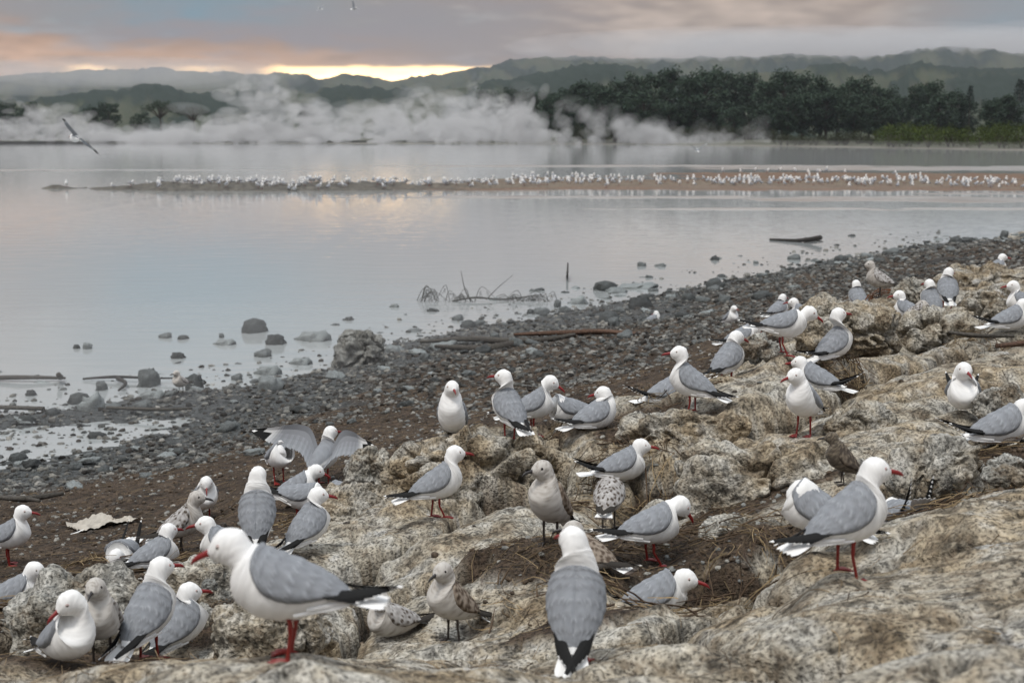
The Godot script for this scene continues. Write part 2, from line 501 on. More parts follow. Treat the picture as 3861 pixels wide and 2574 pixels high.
func make_far_gulls() -> void:
	var kinds := [far_gull_mesh({}), far_gull_mesh({"pitch": 18, "head": [0.045, 0.29]}), far_gull_mesh({"drop": 0.072}), far_gull_mesh({"head": [0.10, 0.21], "head_pitch": -20}), far_gull_mesh({"drop": 0.072, "head": [0.06, 0.225], "head_yaw": 60})]
	var rng := RandomNumberGenerator.new()
	rng.seed = 15
	var n := 0
	var tries := 0
	while n < 235 and tries < 60000:
		tries += 1
		var q: Array = FLOCK[rng.randi() % FLOCK.size()]
		var x: float = q[0] + rng.randfn() * q[2]
		var z: float = q[1] + rng.randfn() * q[3]
		var b := rad_to_deg(atan2(x, -z))
		if absf(b) > 20.5: continue
		var h := spit_height(x, z)
		if h < 0.02: continue
		n += 1
		var o := put(numbered("gull"), kinds[rng.randi() % 5], mat_down, self)
		o.position = Vector3(x, h, z)
		o.rotation.y = rng.randf() * TAU
		o.scale = Vector3.ONE * rng.randf_range(1.2, 1.45)
		tag(o, "tiny distant gull in the crowd on the sandbar across the water", "gull", "distant gulls on the sandbar")
	# the smaller ones farther back, past counting
	var flock := Node3D.new()
	flock.name = "gull_flock"
	flock.set_meta("kind", "stuff")
	flock.set_meta("label", "mass of tiny gulls crowding the back of the sandbar"); flock.set_meta("category", "flock")
	add_child(flock)
	for kind in 3:
		var xf := []
		var cl := []
		for k in 400:
			var q: Array = FLOCK[rng.randi() % FLOCK.size()]
			var x: float = q[0] + rng.randfn() * q[2] * 1.3
			var z: float = q[1] - (0.3 if q[0] < 0.0 else 2.5) + rng.randfn() * q[3] * 1.6
			var h := spit_height(x, z)
			if h < 0.03 or absf(rad_to_deg(atan2(x, -z))) > 21.0 or xf.size() > 75: continue
			xf.append(Transform3D(Basis(Vector3.UP, rng.randf() * TAU) * Basis.from_scale(Vector3.ONE * rng.randf_range(1.1, 1.35)), Vector3(x, h, z)))
			cl.append(Color.WHITE)
		scatter("gulls_far_back", kinds[kind + 1], mat_down, xf, cl, flock)
	for f in FLYERS:
		var d: Dictionary = f[2].duplicate(true)
		d["label"] = f[3]; d["group"] = "gulls on the wing"; d["fly"] = true; d["drop"] = 0.145
		make_gull(f[0], f[1], d)

var noise_f := FastNoiseLite.new()
var noise_m := FastNoiseLite.new()
var spots := FastNoiseLite.new()
var gull_count := 0
var taken := {}
var mat_down: StandardMaterial3D
var mat_wing: StandardMaterial3D
var mat_horn: StandardMaterial3D
var mat_eye: StandardMaterial3D

func numbered(called: String) -> String:
	var n: int = taken.get(called, 0)
	taken[called] = n + 1
	return called if n == 0 else "%s_%03d" % [called, n]

func vmat(rough: float, spec := 0.5) -> StandardMaterial3D:
	var m := StandardMaterial3D.new()
	m.vertex_color_use_as_albedo = true
	m.roughness = rough
	m.metallic_specular = spec
	return m

func noise_tex(freq: float, oct: int, size: int, kind := FastNoiseLite.TYPE_SIMPLEX_SMOOTH, ramp: Gradient = null, s := 1) -> NoiseTexture2D:
	var n := FastNoiseLite.new()
	n.noise_type = kind
	n.frequency = freq
	n.fractal_octaves = oct
	n.seed = s
	var t := NoiseTexture2D.new()
	t.width = size; t.height = size; t.seamless = true; t.noise = n
	if ramp: t.color_ramp = ramp
	return t

func make_materials() -> void:
	noise_f.seed = 3; noise_f.frequency = 1.0; noise_f.noise_type = FastNoiseLite.TYPE_SIMPLEX; noise_f.fractal_type = FastNoiseLite.FRACTAL_NONE
	noise_m.seed = 5; noise_m.frequency = 1.0; noise_m.noise_type = FastNoiseLite.TYPE_SIMPLEX; noise_m.fractal_octaves = 2
	spots.seed = 8; spots.frequency = 1.0; spots.noise_type = FastNoiseLite.TYPE_CELLULAR; spots.cellular_return_type = FastNoiseLite.RETURN_DISTANCE; spots.fractal_type = FastNoiseLite.FRACTAL_NONE
	mat_down = vmat(0.95, 0.25)
	mat_down.rim_enabled = true; mat_down.rim = 0.25
	mat_wing = vmat(0.8, 0.3)
	mat_wing.heightmap_enabled = true; mat_wing.heightmap_scale = 0.05
	mat_wing.heightmap_texture = noise_tex(0.03, 4, 256)
	mat_wing.uv1_triplanar = true; mat_wing.uv1_scale = Vector3(14, 14, 14)
	mat_horn = vmat(0.42, 0.5)
	mat_eye = vmat(0.08, 0.5)

var mat_leaf_green: StandardMaterial3D
var mat_sheet: StandardMaterial3D

func more_materials() -> void:
	mat_ground = rough_mat(1.7, 1.6, 0.95, 0.42, 40, true, true)
	mat_rock = rough_mat(1.7, 1.6, 0.95, 0.42, 40, true, true)
	mat_stone = rough_mat(5.0, 0.5, 0.75, 0.55, 44)
	mat_far = rough_mat(0.35, 3.0, 0.9, 0.6, 44)
	mat_wet = vmat(0.22, 0.5)
	mat_wood = rough_mat(3.0, 0.6, 0.85, 0.5, 44, false)
	mat_straw = vmat(0.85, 0.3)
	mat_leaf = vmat(0.7, 0.3)
	mat_leaf.cull_mode = BaseMaterial3D.CULL_DISABLED
	mat_leaf.backlight_enabled = true
	mat_leaf.backlight = Color(0.2, 0.24, 0.12)
	mat_leaf_green = mat_leaf.duplicate()
	mat_leaf_green.albedo_color = Color(1.1, 1.2, 0.6)
	mat_hill = vmat(0.95, 0.2)
	mat_sheet = vmat(0.45, 0.5)
	mat_sheet.cull_mode = BaseMaterial3D.CULL_DISABLED

# ---------------------------------------------------------------- gulls
# A gull is lofted through stations: a point on the back line, one on the belly line and a half width.
const WHITE := Color(0.80, 0.80, 0.79)
const MANTLE := Color(0.232, 0.245, 0.265)
const RED := Color(0.21, 0.014, 0.013)

func cat(a: Vector3, b: Vector3, c: Vector3, d: Vector3, t: float) -> Vector3:
	return b.cubic_interpolate(c, a, d, t)

func rot2(p: Vector2, c: Vector2, a: float) -> Vector2:
	return c + (p - c).rotated(a)

# pose: pitch (deg), head [x, y], head_pitch, head_yaw, sit, fat
func gull_stations(o: Dictionary) -> Dictionary:
	var pitch = deg_to_rad(o.get("pitch", 0.0))
	var fat = o.get("fat", 1.0)
	var c := Vector2(0.0, 0.145)
	var raw := [
		[-0.128, 0.117, -0.128, 0.109, 0.010], [-0.105, 0.130, -0.105, 0.105, 0.022], [-0.070, 0.156, -0.070, 0.094, 0.040], [-0.030, 0.180, -0.030, 0.083, 0.055],
		[0.010, 0.199, 0.012, 0.079, 0.061], [0.036, 0.211, 0.058, 0.087, 0.061], [0.050, 0.221, 0.092, 0.110, 0.055]]
	var drop = o.get("drop", 0.0)
	var D := []
	var V := []
	var W := []
	for r in raw:
		var d = rot2(Vector2(r[0], r[1]), c, pitch)
		var v = rot2(Vector2(r[2], c.y + (r[3] - c.y) * fat), c, pitch)
		D.append(Vector3(d.x, d.y - drop, 0)); V.append(Vector3(v.x, v.y - drop, 0)); W.append(r[4] * (0.5 + 0.5 * fat))
	var hc = o.get("head", [0.075, 0.247])
	var hp = deg_to_rad(o.get("head_pitch", -4.0))
	var H := Vector3(hc[0] + 0.001 * maxf(o.get("pitch", 0.0), 0.0), hc[1] - drop, 0)
	var f := Vector3(cos(hp), sin(hp), 0)
	var u := Vector3(-sin(hp), cos(hp), 0)
	var hs = o.get("head_size", 1.14)
	var yaw = deg_to_rad(o.get("head_yaw", 0.0))
	var nD: Vector3 = H + (f * -0.036 + u * -0.010) * hs
	var nV: Vector3 = H + (f * 0.008 + u * -0.038) * hs
	# neck
	var A: Vector3 = D[-1]
	var B: Vector3 = V[-1]
	var dirD := Vector3(0.05, 1.0, 0).rotated(Vector3.BACK, pitch * 0.6)
	var dirV := Vector3(0.75, 0.66, 0).rotated(Vector3.BACK, pitch * 0.6)
	var lenD := (nD - A).length()
	var lenV := (nV - B).length()
	var yw := [0.0, 0.0, 0.0, 0.0, 0.0, 0.0, 0.0]
	for k in [1, 2, 3]:
		var t = k / 4.0
		var kd := (A + dirD * lenD * 0.4)
		var kd2: Vector3 = nD - (u * 0.7 + f * 0.3) * lenD * 0.4
		var kv := (B + dirV * lenV * 0.45)
		var kv2: Vector3 = nV - (u * 0.6 - f * 0.3) * lenV * 0.4
		D.append(A.bezier_interpolate(kd, kd2, nD, t))
		V.append(B.bezier_interpolate(kv, kv2, nV, t))
		W.append(lerpf(0.055 * (0.5 + 0.5 * fat), 0.0335 * hs, pow(t, 1.25)))
		yw.append(yaw * smoothstep(0.0, 1.0, t * 0.97))
	var head := [[-0.036, -0.010, 0.008, -0.038, 0.0310], [-0.027, 0.017, 0.015, -0.0290, 0.0280], [-0.004, 0.0280, 0.021, -0.0240, 0.0252], [0.016, 0.0225, 0.028, -0.0185, 0.0192], [0.029, 0.0100, 0.033, -0.0115, 0.0108], [0.0355, 0.002, 0.0355, -0.006, 0.005]]
	for h in head:
		D.append(H + (f * h[0] + u * h[1]) * hs); V.append(H + (f * h[2] + u * h[3]) * hs); W.append(h[4] * hs); yw.append(yaw)
	var pivot = Vector3(lerpf(A.x, H.x, 0.55), 0, 0)
	if o.has("pivot"): pivot.x = o.pivot
	var L := []
	for i in D.size():
		var b := Basis(Vector3.UP, yw[i])
		D[i] = pivot + b * (D[i] - pivot); V[i] = pivot + b * (V[i] - pivot); L.append(b * Vector3(0, 0, W[i]))
	var hb := Basis(Vector3.UP, yaw)
	return {"D": D, "V": V, "L": L, "H": pivot + hb * (H - pivot), "f": hb * f, "u": hb * u, "s": hb * Vector3(0, 0, 1), "hs": hs, "n": D.size()}

func ring_at(g: Dictionary, s: float) -> Array:
	var n: int = g.n
	var i := clampi(int(floor(s)), 0, n - 2)
	var t := clampf(s - i, 0.0, 1.0)
	var q := [maxi(i - 1, 0), i, i + 1, mini(i + 2, n - 1)]
	var r := []
	for k in ["D", "V", "L"]:
		var a = g[k]
		r.append(cat(a[q[0]], a[q[1]], a[q[2]], a[q[3]], t))
	return r

func on_ring(r: Array, th: float) -> Vector3:
	var c: Vector3 = (r[0] + r[1]) * 0.5
	var a: Vector3 = (r[0] - r[1]) * 0.5
	return c + a * cos(th) + r[2] * sin(th)

func grid_mesh(P: Array, C: Array, cols: int, close: bool, flip := false) -> ArrayMesh:
	# P: rows of cols points; smooth normals
	var st := SurfaceTool.new()
	st.begin(Mesh.PRIMITIVE_TRIANGLES)
	var rows := P.size() / cols
	for i in P.size():
		st.set_color(C[i]); st.add_vertex(P[i])
	var last := cols if close else cols - 1
	for r in rows - 1:
		for c in last:
			var a := r * cols + c
			var b := r * cols + (c + 1) % cols
			var d := a + cols
			var e := b + cols
			if flip:
				for k in [a, b, d, b, e, d]: st.add_index(k)
			else:
				for k in [a, d, b, b, d, e]: st.add_index(k)
	st.generate_normals()
	return st.commit()

func gull_body(g: Dictionary, o: Dictionary, rng_seed: int) -> ArrayMesh:
	var P := []
	var C := []
	var cols := 22
	var per := 4
	var kind: String = o.get("kind", "adult")
	var total: int = (g.n - 1) * per
	for k in total + 1:
		var s := float(k) / per
		var r := ring_at(g, s)
		for c in cols:
			var th := TAU * c / cols
			var p := on_ring(r, th)
			var n: Vector3 = p - (r[0] + r[1]) * 0.5
			var l := n.length()
			var w := noise_f.get_noise_3d(p.x * 160 + rng_seed, p.y * 160, p.z * 160)
			if l > 0.004: p += n / l * (w * 0.0012 + 0.0010 * noise_f.get_noise_3d(p.x * 55 + rng_seed, p.y * 80, p.z * 80))
			P.append(p)
			var col := WHITE * (0.97 + w * 0.10)
			if o.has("open") and s > 1.2 and s < 6.4 and cos(th) > 0.15: col = MANTLE * (1.0 + w * 0.1)
			if kind == "juvenile":
				var m := noise_m.get_noise_3d(p.x * 90 + rng_seed * 3.1, p.y * 90, p.z * 90)
				var back := smoothstep(-0.2, 0.7, cos(th)) * smoothstep(12.0, 7.0, s)
				col = Color(0.56, 0.54, 0.51).lerp(Color(0.22, 0.19, 0.16), clampf(0.22 + 0.75 * back * (0.5 + m) + 0.9 * maxf(m, 0.0), 0, 0.9))
				# dusky mark behind the eye
				if s > 10.5:
					var ed: float = absf(absf((p - g.H).dot(g.s)) - 0.022) + absf((p - g.H).dot(g.u) - 0.001) + absf((p - g.H).dot(g.f) - 0.001)
					col = col.lerp(Color(0.22, 0.20, 0.18), 0.7 * smoothstep(0.022, 0.008, ed))
			elif kind == "chick":
				var m2 := noise_m.get_noise_3d(p.x * 80 + rng_seed * 3.1, p.y * 80, p.z * 80)
				col = Color(0.070, 0.058, 0.045).lerp(Color(0.19, 0.16, 0.12), clampf(0.25 + m2 * 1.6, 0, 1))
			C.append(col)
	return grid_mesh(P, C, cols, true)

func wing_colour(kind: String, s: float, v: float, p: Vector3, rng_seed: int) -> Color:
	var m := noise_m.get_noise_3d(p.x * 34 + rng_seed, p.y * 34, p.z * 34)
	if kind == "juvenile":
		var cell := spots.get_noise_3d(p.x * 52 + rng_seed, p.y * 52, p.z * 52)
		var base := Color(0.44, 0.43, 0.42).lerp(Color(0.28, 0.265, 0.255), clampf(0.5 + m, 0, 1))
		return base.lerp(Color(0.062, 0.046, 0.034), smoothstep(-0.56, -0.68, cell))
	if kind == "brown":
		var cell2 := spots.get_noise_3d(p.x * 60 + rng_seed, p.y * 60, p.z * 60)
		return Color(0.085, 0.062, 0.046).lerp(Color(0.28, 0.235, 0.19), smoothstep(-0.62, -0.30, cell2))
	if kind == "chick":
		return Color(0.06, 0.05, 0.04).lerp(Color(0.16, 0.13, 0.10), clampf(0.3 + m * 1.6, 0, 1))
	return MANTLE * (1.0 + m * 0.16)

func gull_wing(g: Dictionary, o: Dictionary, side: float, rng_seed: int) -> ArrayMesh:
	var P := []
	var C := []
	var rows := 50
	var cols := 24
	var kind: String = o.get("wing", o.get("kind", "adult"))
	var s0 := 0.35
	var s1 := 6.75
	var droop = o.get("droop", 0.0)
	for i in rows:
		var a := float(i) / (rows - 1)
		var s := lerpf(s0, s1, a)
		var low: float = 1.02 + 0.80 * sin(PI * pow(a, 0.85)) * 1.05 + droop * sin(PI * a)
		low = minf(low, 2.0)
		for j in cols:
			var v := float(j) / (cols - 1)
			# round the front corner of the folded wing
			var ss := s - 0.75 * pow(v, 2.4) * smoothstep(0.55, 1.0, a) - 0.25 * pow(1.0 - v, 3.0) * smoothstep(0.8, 1.0, a)
			var r := ring_at(g, ss)
			var th := lerpf(-0.06, low, v)
			var p := on_ring(r, th * side)
			var mid: Vector3 = (r[0] + r[1]) * 0.5
			var n := (p - mid).normalized()
			# rows of overlapping feathers, each with a rounded tip that steps down onto the next
			var q := (1.0 - a) * 8.0 + v * 0.8
			var rr := floor(q)
			q += 0.34 * absf(sin(PI * (v * 5.5 + 0.5 * rr)))
			var row := fposmod(q, 1.0)
			var step := row * 0.0038
			var edge := minf(minf(v * 4.0 + 0.45, (1.0 - v) * 5.0), minf(a * 6.0, (1.0 - a) * 7.0))
			var lift: float = lerpf(-0.0045, 0.0052 + step, smoothstep(0.0, 1.0, edge))
			lift += 0.0035 * smoothstep(0.55, 0.9, v) * smoothstep(0.0, 0.5, edge)
			p += n * lift
			P.append(p)
			var col := wing_colour(kind, a, v, p * Vector3(1, 1, 1.2), rng_seed)
			if kind == "adult": col = col * (lerpf(0.88, 1.03, row) + 0.26 * smoothstep(0.86, 0.95, row))
			C.append(col)
	return grid_mesh(P, C, cols, false, side > 0)

func blade(st: SurfaceTool, a: Vector3, b: Vector3, up: Vector3, w0: float, w1: float, thick: float, ca: Color, cb: Color, tip: float, sag := 0.0) -> void:
	# a feather: flat, rounded towards b
	var ax := (b - a)
	var sd := ax.cross(up).normalized()
	var nn := sd.cross(ax).normalized()
	var prof := [[0.0, 1.0], [0.3, 1.0], [0.6, 1.0], [0.8, 0.92], [0.92, 0.62], [1.0, 0.08]]
	var first := -1
	var rings := []
	for q in prof:
		var c: Vector3 = a + ax * q[0] - nn * sag * q[0] * q[0]
		var w: float = lerpf(w0, w1, q[0]) * q[1] * 0.5
		rings.append([c - sd * w, c + nn * thick, c + sd * w, c - nn * thick, q[0]])
	for i in rings.size() - 1:
		var col: Color = cb if rings[i][4] >= 1.0 - tip else ca
		for k in 4:
			var m := (k + 1) % 4
			var q1: Vector3 = rings[i][k]
			var q2: Vector3 = rings[i][m]
			var q3: Vector3 = rings[i + 1][k]
			var q4: Vector3 = rings[i + 1][m]
			for p in [q1, q2, q3, q2, q4, q3]:
				st.set_color(col); st.add_vertex(p)

func begin() -> SurfaceTool:
	var st := SurfaceTool.new()
	st.begin(Mesh.PRIMITIVE_TRIANGLES)
	st.set_smooth_group(-1)
	return st

func finish(st: SurfaceTool) -> ArrayMesh:
	st.generate_normals()
	return st.commit()

func put(called: String, m: Mesh, mat: Material, parent: Node) -> MeshInstance3D:
	var o := MeshInstance3D.new()
	o.name = called
	o.mesh = m
	o.material_override = mat
	parent.add_child(o, true)
	return o

func tube(st: SurfaceTool, pts: Array, rad: Array, sides: int, col: Color, flat := 1.0) -> void:
	var rings := []
	for i in pts.size():
		var t: Vector3 = (pts[mini(i + 1, pts.size() - 1)] - pts[maxi(i - 1, 0)]).normalized()
		var n := t.cross(Vector3(0.12, 0.2, 1.0)).normalized()
		if absf(t.dot(Vector3(0.12, 0.2, 1.0).normalized())) > 0.96: n = t.cross(Vector3.UP).normalized()
		var b := t.cross(n)
		var ring := []
		for k in sides:
			var a := TAU * k / sides
			ring.append(pts[i] + (n * cos(a) * flat + b * sin(a)) * rad[i])
		rings.append(ring)
	for i in rings.size() - 1:
		for k in sides:
			var m := (k + 1) % sides
			for p in [rings[i][k], rings[i + 1][k], rings[i][m], rings[i][m], rings[i + 1][k], rings[i + 1][m]]:
				st.set_color(col); st.add_vertex(p)
	for e in [0, rings.size() - 1]:
		for k in range(1, sides - 1):
			var tri := [rings[e][0], rings[e][k], rings[e][k + 1]] if e == 0 else [rings[e][0], rings[e][k + 1], rings[e][k]]
			for p in tri:
				st.set_color(col); st.add_vertex(p)

func gull_bill(g: Dictionary, col: Color, tipcol: Color) -> ArrayMesh:
	var st := begin()
	var P := []
	var C := []
	var hs: float = g.hs
	var prof := [[0.024, -0.001, 0.0082, 0.0072], [0.034, -0.0015, 0.0078, 0.0058], [0.044, -0.0025, 0.0064, 0.0046], [0.055, -0.0040, 0.0062, 0.0038], [0.064, -0.0070, 0.0046, 0.0028], [0.0695, -0.0112, 0.0012, 0.0010]]
	for q in prof:
		for k in 10:
			var a := TAU * k / 10
			P.append(g.H + (g.f * q[0] + g.u * (q[1] + cos(a) * q[2] * 0.82) + g.s * sin(a) * q[3] * 0.85) * hs)
			C.append(col.lerp(tipcol, smoothstep(0.055, 0.070, q[0])))
	return grid_mesh(P, C, 10, true)

func gull_eye(g: Dictionary, side: float, kind: String) -> ArrayMesh:
	# iris, pupil and the red ring of the lid, facing sideways
	var out: Vector3 = (g.s * side * 0.86 + g.f * 0.45 + g.u * 0.12).normalized()
	var c: Vector3 = g.H + (g.f * 0.0125 + g.u * 0.0065 + g.s * side * 0.0208) * g.hs
	var a := out.cross(Vector3.UP).normalized()
	var b := out.cross(a)
	var P := []
	var C := []
	var rad: float = 0.0046 * g.hs
	for i in 9:
		var ph := PI * 0.5 * i / 8.0
		for k in 12:
			var q := TAU * k / 12
			P.append(c + out * cos(ph) * rad * 0.62 + (a * cos(q) + b * sin(q)) * sin(ph) * rad)
			var col := Color(0.012, 0.010, 0.010)
			if kind == "adult":
				col = Color(0.01, 0.01, 0.01) if i < 3 else (Color(0.60, 0.57, 0.52) if i < 5 else Color(0.26, 0.035, 0.03))
			C.append(col)
	return grid_mesh(P, C, 12, true)

func gull_foot(at: Vector3, col: Color) -> ArrayMesh:
	var st := begin()
	var toes := []
	for a in [-0.42, 0.0, 0.42]:
		var tip := at + Vector3(cos(a) * 0.040, -0.0045, sin(a) * 0.040)
		toes.append(tip)
		tube(st, [at + Vector3(0, 0.001, 0), at + Vector3(cos(a) * 0.02, 0.0, sin(a) * 0.02), tip], [0.0042, 0.0034, 0.0016], 6, col)
	for k in 2:
		var m: Vector3 = (toes[k] + toes[k + 1]) * 0.5 - Vector3(0.007, 0, 0)
		var lift := Vector3(0, 0.0022, 0)
		for tri in [[at + lift, toes[k] + lift, m + lift], [at + lift, m + lift, toes[k + 1] + lift], [at - lift, m - lift, toes[k] - lift], [at - lift, toes[k + 1] - lift, m - lift]]:
			for p in [tri[0], tri[2], tri[1]]:
				st.set_color(col); st.add_vertex(p)
	tube(st, [at, at + Vector3(-0.012, -0.002, 0)], [0.003, 0.0012], 5, col)
	return finish(st)

func open_wing(root: Vector3, side: float, curve: Array, chord: Array, sweep: Array, back: Vector3, kind_col: Array) -> ArrayMesh:
	# an open wing along the points of curve; chord runs from the leading edge along back
	var st := begin()
	var n := 26
	var up_prev := Vector3.UP
	for i in n:
		var q := [float(i) / n, float(i + 1) / n]
		var pts := []
		for t in q:
			var f: float = t * (curve.size() - 1)
			var k := clampi(int(f), 0, curve.size() - 2)
			var a: Vector3 = cat(curve[maxi(k - 1, 0)], curve[k], curve[k + 1], curve[mini(k + 2, curve.size() - 1)], f - k)
			var ch: float = lerpf(chord[k], chord[k + 1], f - k)
			var sw: Vector3 = (sweep[k] as Vector3).lerp(sweep[k + 1], f - k)
			pts.append([root + a, ch, (back + sw).normalized()])
		# each strip is one feather: its tip is rounded, and it lies a little over its neighbour
		for layer in 5:
			var u0 := layer / 5.0
			var u1 := (layer + 1) / 5.0
			for sgn in [1.0, -1.0]:
				var quad := []
				for e in 2:
					for u in [u0, u1]:
						var len_k: float = 1.0 if u < 0.99 else (1.0 - 0.05 * e + 0.02 * sin(i * 2.7))
						var camber: float = 0.10 * sin(PI * pow(u, 0.6)) * pts[e][1]
						var nrm: Vector3 = (pts[1][0] - pts[0][0]).cross(pts[e][2]).normalized() * side
						var lap := 0.0016 * e * smoothstep(0.3, 1.0, u)
						quad.append(pts[e][0] + pts[e][2] * pts[e][1] * u * len_k + nrm * (camber + sgn * 0.0022 * (1.0 - u * 0.8) + lap))
				var t2: float = (q[0] + q[1]) * 0.5
				var col := MANTLE * lerpf(0.95, 1.2, u0) * (1.0 if u0 < 0.35 else (0.92 if i % 2 == 0 else 1.05))
				if t2 > 0.55: col = col.lerp(WHITE, smoothstep(0.58, 0.75, t2) * 0.6)
				if t2 > 0.74 and u0 >= 0.35: col = Color(0.012, 0.012, 0.014)
				if t2 > 0.86: col = Color(0.012, 0.012, 0.014)
				if t2 > 0.93 and u0 > 0.2 and u0 < 0.75: col = WHITE
				var order := [0, 2, 1, 2, 3, 1] if (sgn * side) > 0 else [0, 1, 2, 2, 1, 3]
				for k2 in order:
					st.set_color(col); st.add_vertex(quad[k2])
	return finish(st)

func make_gull(at: Vector3, face: float, o: Dictionary) -> Node3D:
	# face: degrees, 0 looks along +x, 90 away from the camera (-z)
	var root := Node3D.new()
	root.name = numbered(o.get("called", "gull"))
	root.set_meta("label", o.label)
	root.set_meta("category", o.get("category", "gull"))
	root.set_meta("group", o.get("group", "gulls of the nesting colony"))
	add_child(root)
	root.position = at
	root.rotation = Vector3(deg_to_rad(o.get("roll", 0.0)), deg_to_rad(face), deg_to_rad(o.get("lean", 0.0)))
	root.scale = Vector3.ONE * o.get("size", 1.0)
	gull_count += 1
	var sd := gull_count * 17
	var kind: String = o.get("kind", "adult")
	var sit: bool = o.get("sit", false)
	if sit: o["drop"] = o.get("drop", 0.072)
	var drop = o.get("drop", 0.0)
	var g := gull_stations(o)
	put("body", gull_body(g, o, sd), mat_down, root)
	var bcol := RED
	var tcol := Color(0.16, 0.012, 0.012)
	var lcol := Color(0.21, 0.016, 0.012)
	if kind != "adult":
		bcol = Color(0.030, 0.026, 0.024); tcol = Color(0.012, 0.012, 0.012); lcol = Color(0.040, 0.032, 0.028)
	put("bill", gull_bill(g, bcol, tcol), mat_horn, root)
	for s in [-1.0, 1.0]:
		put("eye", gull_eye(g, s, kind), mat_eye, root)
	var pitch = deg_to_rad(o.get("pitch", 0.0))
	var c := Vector2(0, 0.145)
	var P = func(x: float, y: float, z: float) -> Vector3:
		var q := rot2(Vector2(x, y), c, pitch)
		return Vector3(q.x, q.y - drop, z)
	# tail
	var tl = deg_to_rad(o.get("tail_lift", 0.0))
	var st := begin()
	if kind != "chick":
		for k in 5:
			var z := (k - 2) * 0.0105
			var e := Vector2(-0.184 + absf(k - 2) * 0.0015, 0.096)
			e = rot2(e, Vector2(-0.10, 0.115), -tl)
			var tipc := WHITE if kind == "adult" else Color(0.10, 0.08, 0.07)
			blade(st, P.call(-0.095, 0.117 - absf(k - 2) * 0.002, z * 0.7), P.call(e.x, e.y, z * 1.5), Vector3.UP, 0.020, 0.027, 0.0016, WHITE, tipc, 0.25)
		put("tail", finish(st), mat_down, root)
	var open: bool = o.has("open")
	for s in [-1.0, 1.0]:
		if open:
			var ow: Dictionary = o.open
			var cv := []
			for q in ow.curve: cv.append(Vector3(q[0], q[1] * ow.get("rise" if s > 0 else "rise_other", 1.0), q[2] * s))
			var sw := []
			for q in ow.sweep: sw.append(Vector3(q[0], q[1], q[2] * s))
			put("wing", open_wing(P.call(0.03, 0.185, 0.045 * s), s, cv, ow.chord, sw, Vector3(-1, 0, 0), []), mat_wing, root)
			continue
		var wing := put("wing", gull_wing(g, o, s, sd), mat_wing, root)
		if kind == "chick": continue
		var pr := begin()
		var wl = deg_to_rad(o.get("wing_lift", 0.0))
		var spread = o.get("cross", -0.35)
		for k in 6:
			var far := float(k) / 5.0
			var tipp := Vector2(-0.135 - 0.078 * far, 0.118 + 0.006 * far)
			tipp = rot2(tipp, Vector2(-0.08, 0.135), -wl)
			var base: Vector3 = P.call(-0.055 - 0.020 * far, 0.128 + 0.012 * (1.0 - far), s * (0.043 - 0.008 * far))
			var tip: Vector3 = P.call(tipp.x, tipp.y + 0.002 * (s + 1.0) - 0.0016 * (5 - k), s * lerpf(0.030, 0.030 * spread, far))
			var bc := Color(0.012, 0.012, 0.014)
			var wc := WHITE if kind == "adult" else Color(0.5, 0.48, 0.45)
			if kind == "juvenile": bc = Color(0.035, 0.030, 0.027)
			blade(pr, base, tip, Vector3(0, 1, 0.55 * s), 0.020, 0.013, 0.0012, bc, wc, 0.09)
		# pale edges of the inner flight feathers
		if kind == "adult" and o.get("white_edge", true):
			blade(pr, P.call(-0.015, 0.101, s * 0.054), P.call(-0.118, 0.108, s * 0.030), Vector3(0, 0.4, s), 0.005, 0.011, 0.0012, WHITE, WHITE, 0.1)
			blade(pr, P.call(-0.04, 0.110, s * 0.052), P.call(-0.128, 0.116, s * 0.026), Vector3(0, 0.4, s), 0.006, 0.010, 0.0012, WHITE * 0.9, WHITE, 0.1)
		put("flight_feathers", finish(pr), mat_wing, wing)
	if not sit and not o.get("fly", false):
		var legs: Array = o.get("legs", [[0.0, 0.0], [0.012, 0.0]])
		for k in 2:
			var s := -1.0 if k == 0 else 1.0
			var fx: float = legs[k][0]
			var fy: float = legs[k][1]
			var hip: Vector3 = P.call(0.004, 0.100, 0.026 * s)
			var ankle := Vector3(fx, fy + 0.008, 0.026 * s)
			var mid := hip.lerp(ankle, 0.36) + Vector3(-0.006, 0, 0)
			var ls := begin()
			tube(ls, [hip, mid + Vector3(0, 0.012, 0), mid, mid - Vector3(0, 0.012, 0), ankle + Vector3(0, 0.006, 0), ankle - Vector3(0, 0.004, 0)], [0.0072, 0.0048, 0.0054, 0.0040, 0.0040, 0.0048], 7, lcol)
			var leg := put("leg", finish(ls), mat_horn, root)
			put("foot", gull_foot(ankle - Vector3(0, 0.0035, 0), lcol), mat_horn, leg)
	return root

# ---------------------------------------------------------------- land near the camera
const NA := 400          # columns of the beach mesh (by bearing)
const NR := 960          # rows (by distance)
const R0 := 1.5
const R1 := 52.0
const GA := 110
const GR := 130
var base_grid := PackedFloat32Array()
var fine_h := PackedFloat32Array()
var n_lump := FastNoiseLite.new()
var n_fine := FastNoiseLite.new()
var n_big := FastNoiseLite.new()
var n_pit := FastNoiseLite.new()
var n_crack := FastNoiseLite.new()
var n_block := FastNoiseLite.new()
var mat_ground: StandardMaterial3D
var mat_rock: StandardMaterial3D
var mat_stone: StandardMaterial3D
var mat_wet: StandardMaterial3D
var mat_wood: StandardMaterial3D
var mat_leaf: StandardMaterial3D
var mat_straw: StandardMaterial3D
var mat_far: StandardMaterial3D
var mat_hill: StandardMaterial3D

func bearing(u: float) -> float:
	# u in -1..1; denser in the middle
	return deg_to_rad(24.0 * u + 14.0 * u * u * u)

func u_of(b: float) -> float:
	var t := rad_to_deg(b)
	var u := clampf(t / 34.0, -1.0, 1.0)
	for k in 4:
		u -= (24.0 * u + 14.0 * u * u * u - t) / (24.0 + 42.0 * u * u)
	return clampf(u, -1.0, 1.0)

